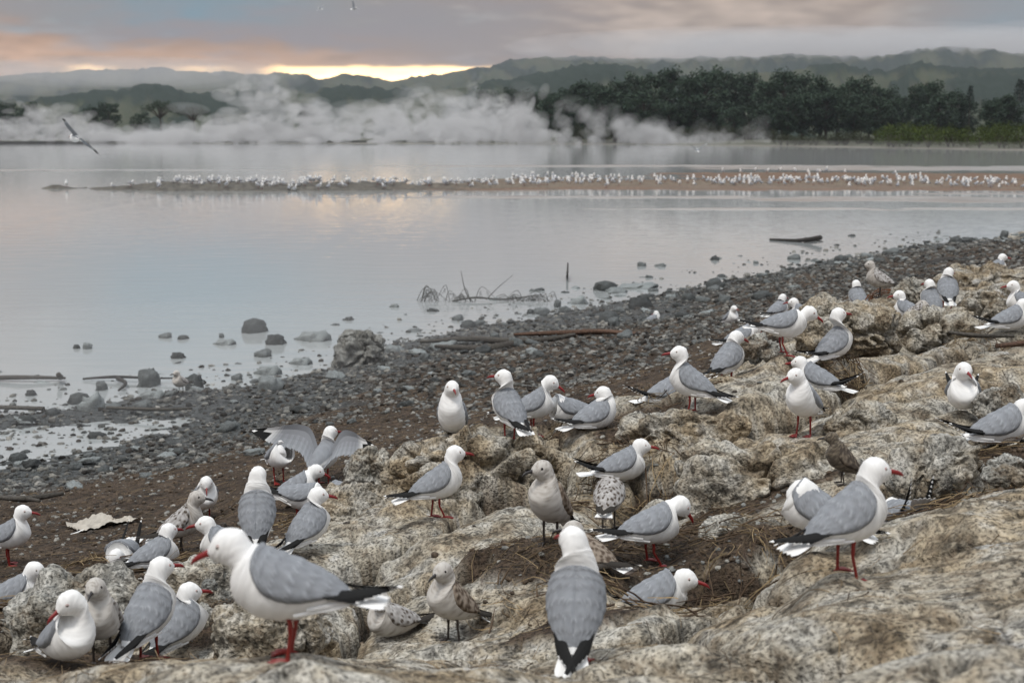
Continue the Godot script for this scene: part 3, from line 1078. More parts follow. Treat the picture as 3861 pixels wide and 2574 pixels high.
func rbf(x: float, z: float) -> float:
	var s: float = RBF_C[0] + RBF_C[1] * x + RBF_C[2] * z
	for k in RBF_P.size():
		var p: Vector3 = RBF_P[k]
		var dx := x - p.x
		var dz := z - p.z
		s += RBF_W[k] * sqrt(dx * dx + dz * dz + 0.01)
	return s

func make_base() -> void:
	base_grid.resize(GA * GR)
	for i in GR:
		var r := R0 * pow(R1 / R0, float(i) / (GR - 1))
		for j in GA:
			var b := bearing(-1.0 + 2.0 * j / (GA - 1))
			var x := sin(b) * r
			var z := -cos(b) * r
			var h := rbf(x, z)
			# off shore the bed sinks slowly, out of sight
			base_grid[i * GA + j] = maxf(h, -0.8)

func lookup(g: PackedFloat32Array, na: int, nr: int, x: float, z: float) -> float:
	var r := clampf(sqrt(x * x + z * z), R0, R1 * 0.999)
	var fi := log(r / R0) / log(R1 / R0) * (nr - 1)
	var fj := (u_of(atan2(x, -z)) + 1.0) * 0.5 * (na - 1)
	var i := clampi(int(fi), 0, nr - 2)
	var j := clampi(int(fj), 0, na - 2)
	var a := fi - i
	var b := fj - j
	return lerpf(lerpf(g[i * na + j], g[i * na + j + 1], b), lerpf(g[(i + 1) * na + j], g[(i + 1) * na + j + 1], b), a)

func ground_at(x: float, z: float) -> float:
	return lookup(fine_h, NA, NR, x, z)

func rockiness(x: float, z: float) -> float:
	# 1 on the outcrop, 0 on the beach: distance to the edge of the outcrop
	var best := -1e9
	for k in EDGE.size() - 1:
		var a: Vector2 = EDGE[k]
		var b: Vector2 = EDGE[k + 1]
		if -z >= -a.y and -z < -b.y or (k == 0 and -z < -a.y) or (k == EDGE.size() - 2 and -z >= -b.y):
			var t := clampf((z - a.y) / (b.y - a.y), 0.0, 1.0)
			best = x - lerpf(a.x, b.x, t)
	var w := n_lump.get_noise_2d(x * 1.7 + 40.0, z * 1.7) * 0.22
	var rock := smoothstep(-0.10, 0.10, best + w)
	if rock < 0.01: return rock
	var hn := n_lump.get_noise_2d(x * 3.1, z * 3.1 + 9.0) * 0.35
	for q in HOLLOWS:
		if absf(x - q[0]) > q[2] * 1.6 or absf(z - q[1]) > q[3] * 1.6: continue
		var d := Vector2((x - q[0]) / q[2], (z - q[1]) / q[3]).length() + hn
		rock *= smoothstep(0.72, 1.05, d)
	return rock

func relief(x: float, z: float, rock: float) -> Vector2:
	# height of the rock's relief, and how deep in a crack the point lies
	var h := 0.0
	var crack := 0.0
	if rock > 0.01:
		var wx := x + 0.16 * n_fine.get_noise_2d(x * 1.7, z * 1.7)
		var wz := z + 0.16 * n_fine.get_noise_2d(x * 1.7 + 31.0, z * 1.7)
		var l := n_lump.get_noise_2d(wx * 1.3, wz * 1.3)
		var cell := n_crack.get_noise_2d(wx * 0.95, wz * 1.25)
		var small := n_crack.get_noise_2d(wx * 3.6 + 20.0, wz * 4.2)
		crack = smoothstep(-0.90, -0.99, cell)
		var nick := smoothstep(-0.90, -1.0, small)
		var block := n_block.get_noise_2d(wx * 0.95, wz * 1.25)
		var dome := smoothstep(-1.0, -0.55, cell)
		var f := n_fine.get_noise_2d(x * 6.0, z * 6.0)
		var g := n_fine.get_noise_2d(x * 24.0, z * 24.0 + 5.0)
		var layer := n_lump.get_noise_2d(wx * 0.8 + 70.0, wz * 3.0)
		var crease := absf(n_lump.get_noise_2d(wx * 4.2 + 3.0, wz * 5.2))
		var chip := absf(n_fine.get_noise_2d(x * 13.0 + 8.0, z * 15.0))
		h = 0.060 * l + 0.045 * block + 0.085 * dome - 0.15 * crack - 0.012 * nick + 0.020 * (minf(crease, 0.28) - 0.2) + 0.010 * (minf(chip, 0.3) - 0.18) + 0.006 * f + 0.003 * g + 0.012 * layer - 0.03
		var pit := n_pit.get_noise_2d(x * 5.0, z * 5.0)
		h -= 0.035 * smoothstep(-0.78, -0.95, pit)
		h = (h - 0.06) * rock * lerpf(0.72, 1.0, smoothstep(-3.2, -4.6, z))
		crack = maxf(crack, 0.55 * nick)
	h += (1.0 - rock) * (0.018 * n_fine.get_noise_2d(x * 3.0, z * 3.0) + 0.006 * n_fine.get_noise_2d(x * 17.0, z * 17.0))
	return Vector2(h, crack)

func conform(x: float, z: float, h: float, wide: float, near: Array) -> float:
	for p in near:
		var dx: float = x - p.x
		if absf(dx) > 0.4: continue
		var dz: float = z - p.z
		if absf(dz) > 0.4: continue
		var w := exp(-(dx * dx + dz * dz) / (wide * wide))
		h = lerpf(h, p.y, w)
	return h

func rock_colour(p: Vector3, up: float, tone: float) -> Color:
	var a := n_fine.get_noise_3d(p.x * 1.6, p.y * 1.6, p.z * 1.6)
	var b := n_fine.get_noise_3d(p.x * 5.0 + 11.0, p.y * 5.0, p.z * 5.0)
	var c := n_fine.get_noise_3d(p.x * 26.0, p.y * 26.0 + 3.0, p.z * 26.0)
	var e := noise_f.get_noise_3d(p.x * 55.0, p.y * 55.0 + 3.0, p.z * 55.0)
	var d := n_pit.get_noise_3d(p.x * 13.0, p.y * 13.0, p.z * 13.0)
	var col := Color(0.55, 0.45, 0.31).lerp(Color(0.62, 0.56, 0.45), clampf(0.5 + a * 1.6, 0, 1))
	col = col.lerp(Color(0.43, 0.445, 0.43), clampf(tone + b * 0.8, 0, 0.85))
	# pale crust, brown stain and dark specks with grainy outlines
	col = col.lerp(Color(0.72, 0.69, 0.62), smoothstep(0.08, 0.36, b * 0.8 + c * 0.35 + e * 0.25) * 0.55)
	col = col.lerp(Color(0.15, 0.105, 0.062), smoothstep(0.12, 0.36, -b * 0.8 - c * 0.35 + e * 0.25) * 0.7)
	col = col.lerp(Color(0.05, 0.04, 0.03), smoothstep(-0.84, -0.93, d + 0.1 * e) * 0.8)
	# droppings
	var sp := spots.get_noise_3d(p.x * 3.4 + 0.25 * c, p.y * 3.4, p.z * 3.4 + 0.25 * b)
	col = col.lerp(Color(0.80, 0.79, 0.75), smoothstep(-0.86, -0.91, sp + 0.06 * e) * 0.8)
	if tone > 0.8: col = col.lerp(Color(0.26, 0.265, 0.25) * (1.0 + 0.8 * c), 0.75)
	return col * (0.95 + 0.20 * e)

func soil_colour(x: float, z: float, h: float) -> Color:
	var a := n_fine.get_noise_2d(x * 1.3, z * 1.3)
	var b := n_fine.get_noise_2d(x * 12.0, z * 12.0)
	var c := n_fine.get_noise_2d(x * 40.0, z * 40.0)
	var col := Color(0.074, 0.051, 0.034).lerp(Color(0.128, 0.091, 0.061), clampf(0.5 + a, 0, 1))
	col = col * (1.0 + 0.45 * b + 0.45 * c)
	# grey silt near the water line
	var silt := smoothstep(0.34, 0.10, h + 0.16 * a)
	col = col.lerp(Color(0.115, 0.122, 0.122) * (1.0 + 0.3 * b), silt)
	return col

func make_ground() -> void:
	make_base()
	fine_h.resize(NA * NR)
	var P := PackedVector3Array()
	var N := PackedVector3Array()
	var C := PackedColorArray()
	var I := PackedInt32Array()
	P.resize(NA * NR); N.resize(NA * NR); C.resize(NA * NR)
	var rk := PackedFloat32Array()
	rk.resize(NA * NR)
	for i in NR:
		var r := R0 * pow(R1 / R0, float(i) / (NR - 1))
		var near := FEET.filter(func(p): return absf(Vector2(p.x, p.z).length() - r) < 0.3)
		for j in NA:
			var b := bearing(-1.0 + 2.0 * j / (NA - 1))
			var x := sin(b) * r
			var z := -cos(b) * r
			var rock := rockiness(x, z)
			var rl := relief(x, z, rock)
			var h := lookup(base_grid, GA, GR, x, z) + rl.x
			if rl.y > 0.2: rock *= 1.0 - 0.9 * smoothstep(0.30, 0.7, rl.y)
			h = conform(x, z, h, 0.10, near)
			var k := i * NA + j
			fine_h[k] = h; rk[k] = rock
			P[k] = Vector3(x, h, z)
	for i in NR:
		for j in NA:
			var k := i * NA + j
			var dx: Vector3 = P[i * NA + mini(j + 1, NA - 1)] - P[i * NA + maxi(j - 1, 0)]
			var dz: Vector3 = P[mini(i + 1, NR - 1) * NA + j] - P[maxi(i - 1, 0) * NA + j]
			var n := dx.cross(dz).normalized()
			N[k] = n if n.y > 0 else -n
			var p := P[k]
			var col := soil_colour(p.x, p.z, p.y)
			if rk[k] > 0.01:
				var tone := 0.10 + 0.25 * n_fine.get_noise_2d(p.x * 0.7, p.z * 0.7 + 20.0)
				col = col.lerp(rock_colour(p, N[k].y, tone), rk[k])
			C[k] = col
	for i in NR - 1:
		for j in NA - 1:
			var a := i * NA + j
			I.append_array([a, a + NA, a + 1, a + 1, a + NA, a + NA + 1])
	var arr := []
	arr.resize(Mesh.ARRAY_MAX)
	arr[Mesh.ARRAY_VERTEX] = P; arr[Mesh.ARRAY_NORMAL] = N; arr[Mesh.ARRAY_COLOR] = C; arr[Mesh.ARRAY_INDEX] = I
	var m := ArrayMesh.new()
	m.add_surface_from_arrays(Mesh.PRIMITIVE_TRIANGLES, arr)
	var o := put("ground", m, mat_ground, self)
	o.set_meta("kind", "structure")

# ---------------------------------------------------------------- boulders
func boulder_mesh(c: Vector3, rad: Vector3, turn: float, sd: int, n: int, tone: float, fit: bool, rough := 1.0) -> ArrayMesh:
	var P := PackedVector3Array()
	var C := PackedColorArray()
	var I := PackedInt32Array()
	var basis := Basis(Vector3.UP, turn)
	var axes := [[Vector3.RIGHT, Vector3.UP, Vector3.BACK], [Vector3.LEFT, Vector3.BACK, Vector3.UP], [Vector3.UP, Vector3.BACK, Vector3.RIGHT], [Vector3.BACK, Vector3.RIGHT, Vector3.UP], [Vector3.FORWARD, Vector3.UP, Vector3.RIGHT]]
	var size := (rad.x + rad.z) * 0.5
	var reach := maxf(rad.x, rad.z) * 1.5 + 0.3
	var near := FEET.filter(func(p): return absf(p.x - c.x) < reach and absf(p.z - c.z) < reach)
	for ax in axes:
		var first := P.size()
		for i in n + 1:
			for j in n + 1:
				var a := tan((2.0 * i / n - 1.0) * 0.7854)
				var b := tan((2.0 * j / n - 1.0) * 0.7854)
				var d: Vector3 = (ax[0] + ax[1] * a + ax[2] * b).normalized()
				# squarish, flat-topped lump
				var q := Vector3(signf(d.x) * pow(absf(d.x), 0.82), signf(d.y) * pow(absf(d.y), 0.78), signf(d.z) * pow(absf(d.z), 0.82))
				var w: Vector3 = basis * (q * rad)
				var s := w / maxf(size, 0.05)
				var o := float(sd) * 7.3
				var l := n_lump.get_noise_3d(s.x * 1.1 + o, s.y * 1.1, s.z * 1.1)
				var kn := absf(n_lump.get_noise_3d(s.x * 2.6 + o, s.y * 2.6 + 9.0, s.z * 2.6))
				w += d * size * rough * (0.26 * l + 0.13 * (kn - 0.22))
				var wp := c + w
				var f := n_fine.get_noise_3d(wp.x * 8.0, wp.y * 8.0, wp.z * 8.0)
				var g := n_fine.get_noise_3d(wp.x * 25.0, wp.y * 25.0, wp.z * 25.0)
				var pit := n_pit.get_noise_3d(wp.x * 6.5, wp.y * 6.5, wp.z * 6.5)
				var ck := smoothstep(-0.91, -0.99, n_crack.get_noise_3d(wp.x * 2.6 + 0.2 * f, wp.y * 2.6 + 0.2 * f, wp.z * 2.6))
				var cr := minf(absf(n_lump.get_noise_3d(wp.x * 4.4, wp.y * 4.4, wp.z * 4.4 + o)), 0.28) - 0.2
				w += d * (0.022 * cr + 0.008 * f + 0.004 * g - 0.035 * smoothstep(-0.74, -0.93, pit) - 0.075 * ck) * minf(1.0, size * 3.0) * rough
				wp = c + w
				if fit and d.y > -0.1:
					for p in near:
						var dx: float = wp.x - p.x
						var dz: float = wp.z - p.z
						if absf(dx) < 0.4 and absf(dz) < 0.4 and wp.y > p.y - 0.12:
							var wgt := exp(-(dx * dx + dz * dz) / 0.0121)
							wp.y = lerpf(wp.y, p.y - 0.002, wgt)
				P.append(wp - c)
				C.append(rock_colour(wp, d.y, tone))
		for i in n:
			for j in n:
				var k := first + i * (n + 1) + j
				var q1 := P[k]; var q2 := P[k + 1]; var q3 := P[k + n + 1]
				var out: Vector3 = ax[0]
				var nn := (q2 - q1).cross(q3 - q1)
				if (ax[1] as Vector3).cross(ax[2]).dot(ax[0]) < 0:
					I.append_array([k, k + n + 1, k + 1, k + 1, k + n + 1, k + n + 2])
				else:
					I.append_array([k, k + 1, k + n + 1, k + 1, k + n + 2, k + n + 1])
	# smooth normals, shared across the seams by position
	var N := PackedVector3Array()
	N.resize(P.size())
	var acc := {}
	for t in range(0, I.size(), 3):
		var e := (P[I[t + 2]] - P[I[t]]).cross(P[I[t + 1]] - P[I[t]])
		for k in 3: N[I[t + k]] += e
	for k in P.size():
		var f6 := k % ((n + 1) * (n + 1))
		var i6 := f6 / (n + 1)
		var j6 := f6 % (n + 1)
		if i6 == 0 or j6 == 0 or i6 == n or j6 == n:
			var key := (P[k] * 2000.0).round()
			acc[key] = acc.get(key, Vector3.ZERO) + N[k]
	for k in P.size():
		var key := (P[k] * 2000.0).round()
		if acc.has(key): N[k] = acc[key]
		N[k] = N[k].normalized()
	var arr := []
	arr.resize(Mesh.ARRAY_MAX)
	arr[Mesh.ARRAY_VERTEX] = P; arr[Mesh.ARRAY_NORMAL] = N; arr[Mesh.ARRAY_COLOR] = C; arr[Mesh.ARRAY_INDEX] = I
	var m := ArrayMesh.new()
	m.add_surface_from_arrays(Mesh.PRIMITIVE_TRIANGLES, arr)
	return m

func tag(o: Node, label: String, category: String, group := "") -> void:
	o.set_meta("label", label); o.set_meta("category", category)
	if group: o.set_meta("group", group)

func rock(at: Vector3, rad: Vector3, turn: float, sd: int, n: int, tone: float, label: String, m: Material = null) -> void:
	var o := put(numbered("rock"), boulder_mesh(at, rad, turn, sd, n, tone, true), m if m else mat_rock, self)
	o.position = at
	tag(o, label, "rock", "rocks of the outcrop")

func stone_mesh(sd: int, n: int, flat: float, col: Color) -> ArrayMesh:
	# a small loose stone of unit size
	var st := SphereMesh.new()
	st.radius = 1.0; st.height = 2.0; st.radial_segments = n; st.rings = n / 2
	var arr := st.get_mesh_arrays()
	var P: PackedVector3Array = arr[Mesh.ARRAY_VERTEX]
	var C := PackedColorArray()
	for k in P.size():
		var d := P[k].normalized()
		var q := Vector3(signf(d.x) * pow(absf(d.x), 0.8), signf(d.y) * pow(absf(d.y), 0.75), signf(d.z) * pow(absf(d.z), 0.8))
		var l := n_lump.get_noise_3d(d.x * 1.2 + sd * 5.1, d.y * 1.2, d.z * 1.2)
		var g := n_lump.get_noise_3d(d.x * 3.0 + sd * 5.1, d.y * 3.0, d.z * 3.0 + 4.0)
		var v := q * (1.0 + 0.5 * l + 0.24 * g)
		v.y *= flat
		P[k] = v
		var s := n_fine.get_noise_3d(d.x * 3.0 + sd, d.y * 3.0, d.z * 3.0)
		C.append(col * (1.0 + 0.45 * s))
	var t := SurfaceTool.new()
	t.begin(Mesh.PRIMITIVE_TRIANGLES)
	for k in P.size():
		t.set_color(C[k]); t.add_vertex(P[k])
	for k in arr[Mesh.ARRAY_INDEX]: t.add_index(k)
	t.generate_normals()
	return t.commit()

func scatter(called: String, m: Mesh, mat: Material, xf: Array, cols: Array, parent: Node) -> void:
	var mm := MultiMesh.new()
	mm.transform_format = MultiMesh.TRANSFORM_3D
	mm.use_colors = true
	mm.mesh = m
	mm.instance_count = xf.size()
	for k in xf.size():
		mm.set_instance_transform(k, xf[k]); mm.set_instance_color(k, cols[k])
	var o := MultiMeshInstance3D.new()
	o.name = called
	o.multimesh = mm
	o.material_override = mat
	parent.add_child(o, true)

func stick(st: SurfaceTool, a: Vector3, b: Vector3, r: float, col: Color, rng: RandomNumberGenerator, bend := 0.12, sides := 5) -> void:
	var pts := []
	var rad := []
	var l := (b - a).length()
	var side := Vector3(rng.randf_range(-1, 1), rng.randf_range(-0.4, 0.6), rng.randf_range(-1, 1)) * l * bend
	for k in 5:
		var t := k / 4.0
		pts.append(a.lerp(b, t) + side * sin(PI * t) + Vector3(rng.randf_range(-1, 1), rng.randf_range(-1, 1), rng.randf_range(-1, 1)) * l * 0.012)
		rad.append(r * lerpf(1.0, 0.45, t))
	tube(st, pts, rad, sides, col)

func nest(at: Vector3, rx: float, n: int, label: String, loose := 0.3, weed := false) -> void:
	var rng := RandomNumberGenerator.new()
	rng.seed = int(at.x * 1000) + 77
	var root := Node3D.new()
	root.name = numbered("weed_clump" if weed else "nest")
	add_child(root)
	root.position = at
	if weed: tag(root, label, "weed")
	else: tag(root, label, "nest", "gull nests of twigs and straw")
	var st := begin()
	var st2 := begin()
	for k in n:
		var a := rng.randf() * TAU
		var rr: float = rx * sqrt(rng.randf_range(0.10, 1.0)) * (1.0 + loose * rng.randf())
		var c := Vector3(cos(a) * rr, 0, sin(a) * rr)
		c.y = 0.055 * exp(-pow((rr / rx - 0.65) / 0.35, 2.0)) * rng.randf() + rng.randf() * 0.012
		var dir := a + PI * 0.5 + rng.randf_range(-0.8, 0.8)
		var l := rng.randf_range(0.05, 0.15)
		var h := Vector3(cos(dir), rng.randf_range(-0.12, 0.12), sin(dir)) * l * 0.5
		var pick := rng.randf() * (0.4 if weed else 1.0)
		var g0 := ground_at(at.x + c.x - h.x, at.z + c.z - h.z) - at.y
		var g1 := ground_at(at.x + c.x + h.x, at.z + c.z + h.z) - at.y
		if pick < 0.45: stick(st, c - h + Vector3(0, g0 + 0.004, 0), c + h + Vector3(0, g1 + 0.004, 0), rng.randf_range(0.0016, 0.004), (Color(0.16, 0.06, 0.025) if weed else Color(0.075, 0.052, 0.034)) * rng.randf_range(0.6, 1.4), rng, 0.15, 4)
		else: stick(st2, c - h + Vector3(0, g0 + 0.006, 0), c + h + Vector3(0, g1 + 0.006, 0), rng.randf_range(0.001, 0.0022), Color(0.25, 0.185, 0.105) * rng.randf_range(0.4, 1.3), rng, 0.3, 3)
	put("twigs", finish(st), mat_straw, root).set_meta("kind", "stuff")
	put("straw", finish(st2), mat_straw, root).set_meta("kind", "stuff")

func log_mesh(pts: Array, rad: Array, sides: int, col: Color, sd: int, flat := 1.0) -> ArrayMesh:
	# weathered wood: ridged along its length
	var P := []
	var C := []
	var fine := []
	var frad := []
	for i in pts.size() - 1:
		for k in 6:
			var t := k / 6.0
			fine.append(cat(pts[maxi(i - 1, 0)], pts[i], pts[i + 1], pts[mini(i + 2, pts.size() - 1)], t)); frad.append(lerpf(rad[i], rad[i + 1], t))
	fine.append(pts[-1]); frad.append(rad[-1])
	fine.push_front(fine[0]); frad.push_front(0.0001)
	fine.append(fine[-1]); frad.append(0.0001)
	for i in fine.size():
		var t: Vector3 = (fine[mini(i + 1, fine.size() - 1)] - fine[maxi(i - 1, 0)]).normalized()
		var b := t.cross(Vector3.UP).normalized()
		var u := b.cross(t)
		for k in sides:
			var a := TAU * k / sides
			var g := n_fine.get_noise_2d(cos(a) * 3.0 + sin(a) * 5.0 + sd, i * 0.09)
			var r: float = frad[i] * (1.0 + 0.28 * g)
			P.append(fine[i] + b * cos(a) * r + u * sin(a) * r * flat)
			C.append(col * (1.0 + 0.5 * n_fine.get_noise_2d(k * 0.9 + sd * 3.0, i * 0.12)))
	return grid_mesh(P, C, sides, true, true)

func driftwood(called: String, label: String, category: String, pts: Array, rad: Array, col: Color, flat := 1.0, branches := []) -> void:
	var root := Node3D.new()
	root.name = numbered(called)
	add_child(root)
	root.position = pts[0]
	tag(root, label, category)
	var q := []
	for p in pts: q.append(p - pts[0])
	put("stem", log_mesh(q, rad, 12, col, taken.size(), flat), mat_wood, root)
	for b in branches:
		var w := []
		for p in b[0]: w.append(p - pts[0])
		put("branch", log_mesh(w, b[1], 7, col, 3 + taken.size()), mat_wood, root)

# ---------------------------------------------------------------- far land
func crest(list: Array, b: float) -> float:
	for k in list.size() - 1:
		if b <= list[k + 1].x:
			var t := clampf((b - list[k].x) / (list[k + 1].x - list[k].x), 0, 1)
			t = t * t * (3 - 2 * t)
			return lerpf(list[k].y, list[k + 1].y, t)
	return list[-1].y

func make_hills() -> void:
	# two ranges and the plain before them, as one land surface. CREST holds bearing (degrees) and height angle (degrees)
	var na := 420
	var ranges := [[700.0, 1500.0, CREST_NEAR], [1500.0, 3200.0, CREST_FAR]]
	var P := PackedVector3Array()
	var C := PackedColorArray()
	var I := PackedInt32Array()
	var rows := 130
	for i in rows:
		var r := 380.0 * pow(3900.0 / 380.0, float(i) / (rows - 1))
		for j in na:
			var bd := -34.0 + 68.0 * j / (na - 1)
			var b := deg_to_rad(bd)
			var h := 0.6
			var wn := n_big.get_noise_2d(bd * 3.0, r * 0.010)
			var bush := 0.0
			for k in 2:
				var q = ranges[k]
				var top: float = tan(deg_to_rad(crest(q[2], bd))) * q[1]
				var t: float = (r - q[0]) / (q[1] - q[0])
				var up := smoothstep(0.0, 1.0, t) if t < 1.0 else smoothstep(2.0, 1.0, t)
				var gul := 1.0 - 0.16 * absf(n_big.get_noise_2d(bd * 5.0 + k * 50.0, r * 0.004)) * sin(PI * clampf(t, 0, 1)) * 2.0
				var hh := top * up * gul
				if hh > h: h = hh
			var grow := n_big.get_noise_2d(bd * 2.4 + 90.0, r * 0.006)
			bush = smoothstep(0.10, 0.2, grow + 0.16 * n_fine.get_noise_2d(bd * 6.0, r * 0.03))
			# darker bush on the slopes behind the tall trees and on the right shoulder
			for q2 in BUSH:
				var dd := Vector2((bd - q2[0]) / q2[2], (r - q2[1]) / q2[3]).length() + 0.4 * wn
				bush = maxf(bush, smoothstep(1.1, 0.8, dd))
			var p := Vector3(sin(b) * r, h, -cos(b) * r)
			p.y += bush * (3.0 + 3.5 * n_fine.get_noise_2d(bd * 9.0, r * 0.05) + 2.5 * n_fine.get_noise_2d(bd * 30.0, r * 0.2)) * smoothstep(650.0, 900.0, r)
			P.append(p)
			var gr := n_big.get_noise_2d(bd * 7.0, r * 0.02 + 30.0)
			var col := Color(0.044, 0.056, 0.036).lerp(Color(0.066, 0.070, 0.045), clampf(0.5 + gr, 0, 1))
			col = col.lerp(Color(0.022, 0.032, 0.026), bush)
			C.append(col)
	for i in rows - 1:
		for j in na - 1:
			var a := i * na + j
			I.append_array([a, a + na, a + 1, a + 1, a + na, a + na + 1])
	var st := SurfaceTool.new()
	st.begin(Mesh.PRIMITIVE_TRIANGLES)
	for k in P.size():
		st.set_color(C[k]); st.add_vertex(P[k])
	for k in I: st.add_index(k)
	st.generate_normals()
	var o := put("hills", st.commit(), mat_hill, self)
	o.set_meta("kind", "structure")

func strip_land(called: String, x0: float, x1: float, z0: float, z1: float, nx: int, nz: int, f: Callable, kind := "structure") -> MeshInstance3D:
	# a low piece of land: f(x, z) gives [height, colour]
	var st := SurfaceTool.new()
	st.begin(Mesh.PRIMITIVE_TRIANGLES)
	for i in nz:
		for j in nx:
			var x := lerpf(x0, x1, float(j) / (nx - 1))
			var z := lerpf(z0, z1, float(i) / (nz - 1))
			var q: Array = f.call(x, z)
			st.set_color(q[1]); st.add_vertex(Vector3(x, q[0], z))
	for i in nz - 1:
		for j in nx - 1:
			var a := i * nx + j
			for k in [a, a + nx, a + 1, a + 1, a + nx, a + nx + 1]: st.add_index(k)
	st.generate_normals()
	var o := put(called, st.commit(), mat_far, self)
	o.set_meta("kind", kind)
	return o

func leaf_cluster(st: SurfaceTool, c: Vector3, r: float, n: int, size: float, rng: RandomNumberGenerator, col: Color) -> void:
	for k in n:
		var d := Vector3(rng.randfn(), rng.randfn() * 0.75, rng.randfn()).normalized() * r * pow(rng.randf(), 0.45)
		var p := c + d
		var a := Vector3(rng.randfn(), rng.randfn(), rng.randfn()).normalized() * size * rng.randf_range(0.5, 1.2)
		var b := a.cross(Vector3(rng.randfn(), rng.randfn(), rng.randfn())).normalized() * size * rng.randf_range(0.3, 0.7)
		var cc := col * rng.randf_range(0.65, 1.35)
		for q in [p - a, p + b, p + a, p - a, p + a, p - b]:
			st.set_color(cc); st.add_vertex(q)

func tree_proto(kind: String, sd: int) -> Node3D:
	var rng := RandomNumberGenerator.new()
	rng.seed = sd
	var root := Node3D.new()
	var tr := begin()
	var lf := SurfaceTool.new()
	lf.begin(Mesh.PRIMITIVE_TRIANGLES)
	var bark := Color(0.10, 0.085, 0.07)
	var tops := []
	if kind == "gum":
		var H := 1.0
		tube(tr, [Vector3(0, -0.03, 0), Vector3(0.01, 0.25, 0.0), Vector3(-0.01, 0.5, 0.01), Vector3(0.02, 0.78, 0)], [0.024, 0.018, 0.013, 0.006], 7, bark)
		for k in 24:
			var y := lerpf(0.16, 0.93, pow(float(k) / 23.0, 0.9))
			var a := k * 2.4 + rng.randf()
			var out := rng.randf_range(0.08, 0.30) * (1.1 - 0.6 * absf(y - 0.58) / 0.4)
			var e := Vector3(cos(a) * out, y + rng.randf_range(0.0, 0.07), sin(a) * out)
			tube(tr, [Vector3(0, y - 0.14, 0), e * Vector3(0.5, 1, 0.5) - Vector3(0, 0.04, 0), e], [0.009, 0.006, 0.003], 5, bark)
			tops.append([e, rng.randf_range(0.07, 0.135)])
		tops.append([Vector3(0.02, 0.92, 0), 0.08])
		for t in tops: leaf_cluster(lf, t[0], t[1], 150, 0.023, rng, Color(0.034, 0.056, 0.036))
	elif kind == "umbrella":
		tube(tr, [Vector3(0, -0.03, 0), Vector3(0.03, 0.3, 0), Vector3(-0.02, 0.62, 0)], [0.03, 0.022, 0.016], 7, bark)
		for k in 16:
			var a := k * 2.4
			var out := 0.42 * sqrt(k / 16.0)
			var e := Vector3(cos(a) * out, 0.86 - out * out * 0.9 + rng.randf_range(-0.03, 0.03), sin(a) * out)
			tube(tr, [Vector3(-0.02, 0.5, 0), e * Vector3(0.55, 1, 0.55) - Vector3(0, 0.07, 0), e], [0.014, 0.009, 0.004], 5, bark)
			leaf_cluster(lf, e, 0.12, 120, 0.018, rng, Color(0.030, 0.046, 0.026))
	elif kind == "pine":
		tube(tr, [Vector3(0, -0.03, 0), Vector3(0, 0.5, 0), Vector3(0.01, 0.97, 0)], [0.022, 0.014, 0.003], 6, bark)
		for k in 22:
			var y := lerpf(0.16, 0.97, k / 21.0)
			for m in 3:
				var a := k * 1.7 + m * 2.1
				var out := 0.20 * (1.05 - y) + 0.02
				leaf_cluster(lf, Vector3(cos(a) * out * 0.75, y, sin(a) * out * 0.75), out * 0.55 + 0.015, 22, 0.018, rng, Color(0.020, 0.032, 0.024))
	else:   # bush
		for k in 4: tube(tr, [Vector3(0, -0.03, 0), Vector3(cos(k * 1.6) * 0.2, 0.4, sin(k * 1.6) * 0.2)], [0.03, 0.015], 5, bark)
		for k in 12:
			var a := k * 2.4
			var out := 0.55 * sqrt(k / 12.0)
			leaf_cluster(lf, Vector3(cos(a) * out, rng.randf_range(0.18, 0.78) * (1.0 - 0.5 * out), sin(a) * out), 0.22, 70, 0.035, rng, Color(0.034, 0.040, 0.020))
	lf.generate_normals()
	put("trunk", finish(tr), mat_wood, root)
	put("crown", lf.commit(), mat_leaf, root)
	return root

func plant(proto: Node3D, called: String, at: Vector3, h: float, wide: float, turn: float, label: String, category: String, group: String, tint: Material = null) -> void:
	var t: Node3D = proto.duplicate()
	t.name = numbered(called)
	add_child(t)
	t.position = at
	t.rotation.y = turn
	t.scale = Vector3(h * wide, h, h * wide)
	tag(t, label, category, group)
	if tint: (t.get_child(1) as MeshInstance3D).material_override = tint

# ---------------------------------------------------------------- steam
func puff(parent: Node3D, at: Vector3, size: Vector3, d: float, turn := Vector3.ZERO) -> void:
	var key := snappedf(d, 0.0005)
	if not fogs.has(key):
		var fm := FogMaterial.new()
		fm.albedo = Color(1.0, 1.0, 1.0)
		fm.density = key
		fogs[key] = fm
	var v := FogVolume.new()
	v.name = "puff"
	v.shape = RenderingServer.FOG_VOLUME_SHAPE_ELLIPSOID
	v.size = size
	v.material = fogs[key]
	parent.add_child(v, true)
	v.position = at - parent.position
	v.rotation = turn
var fogs := {}

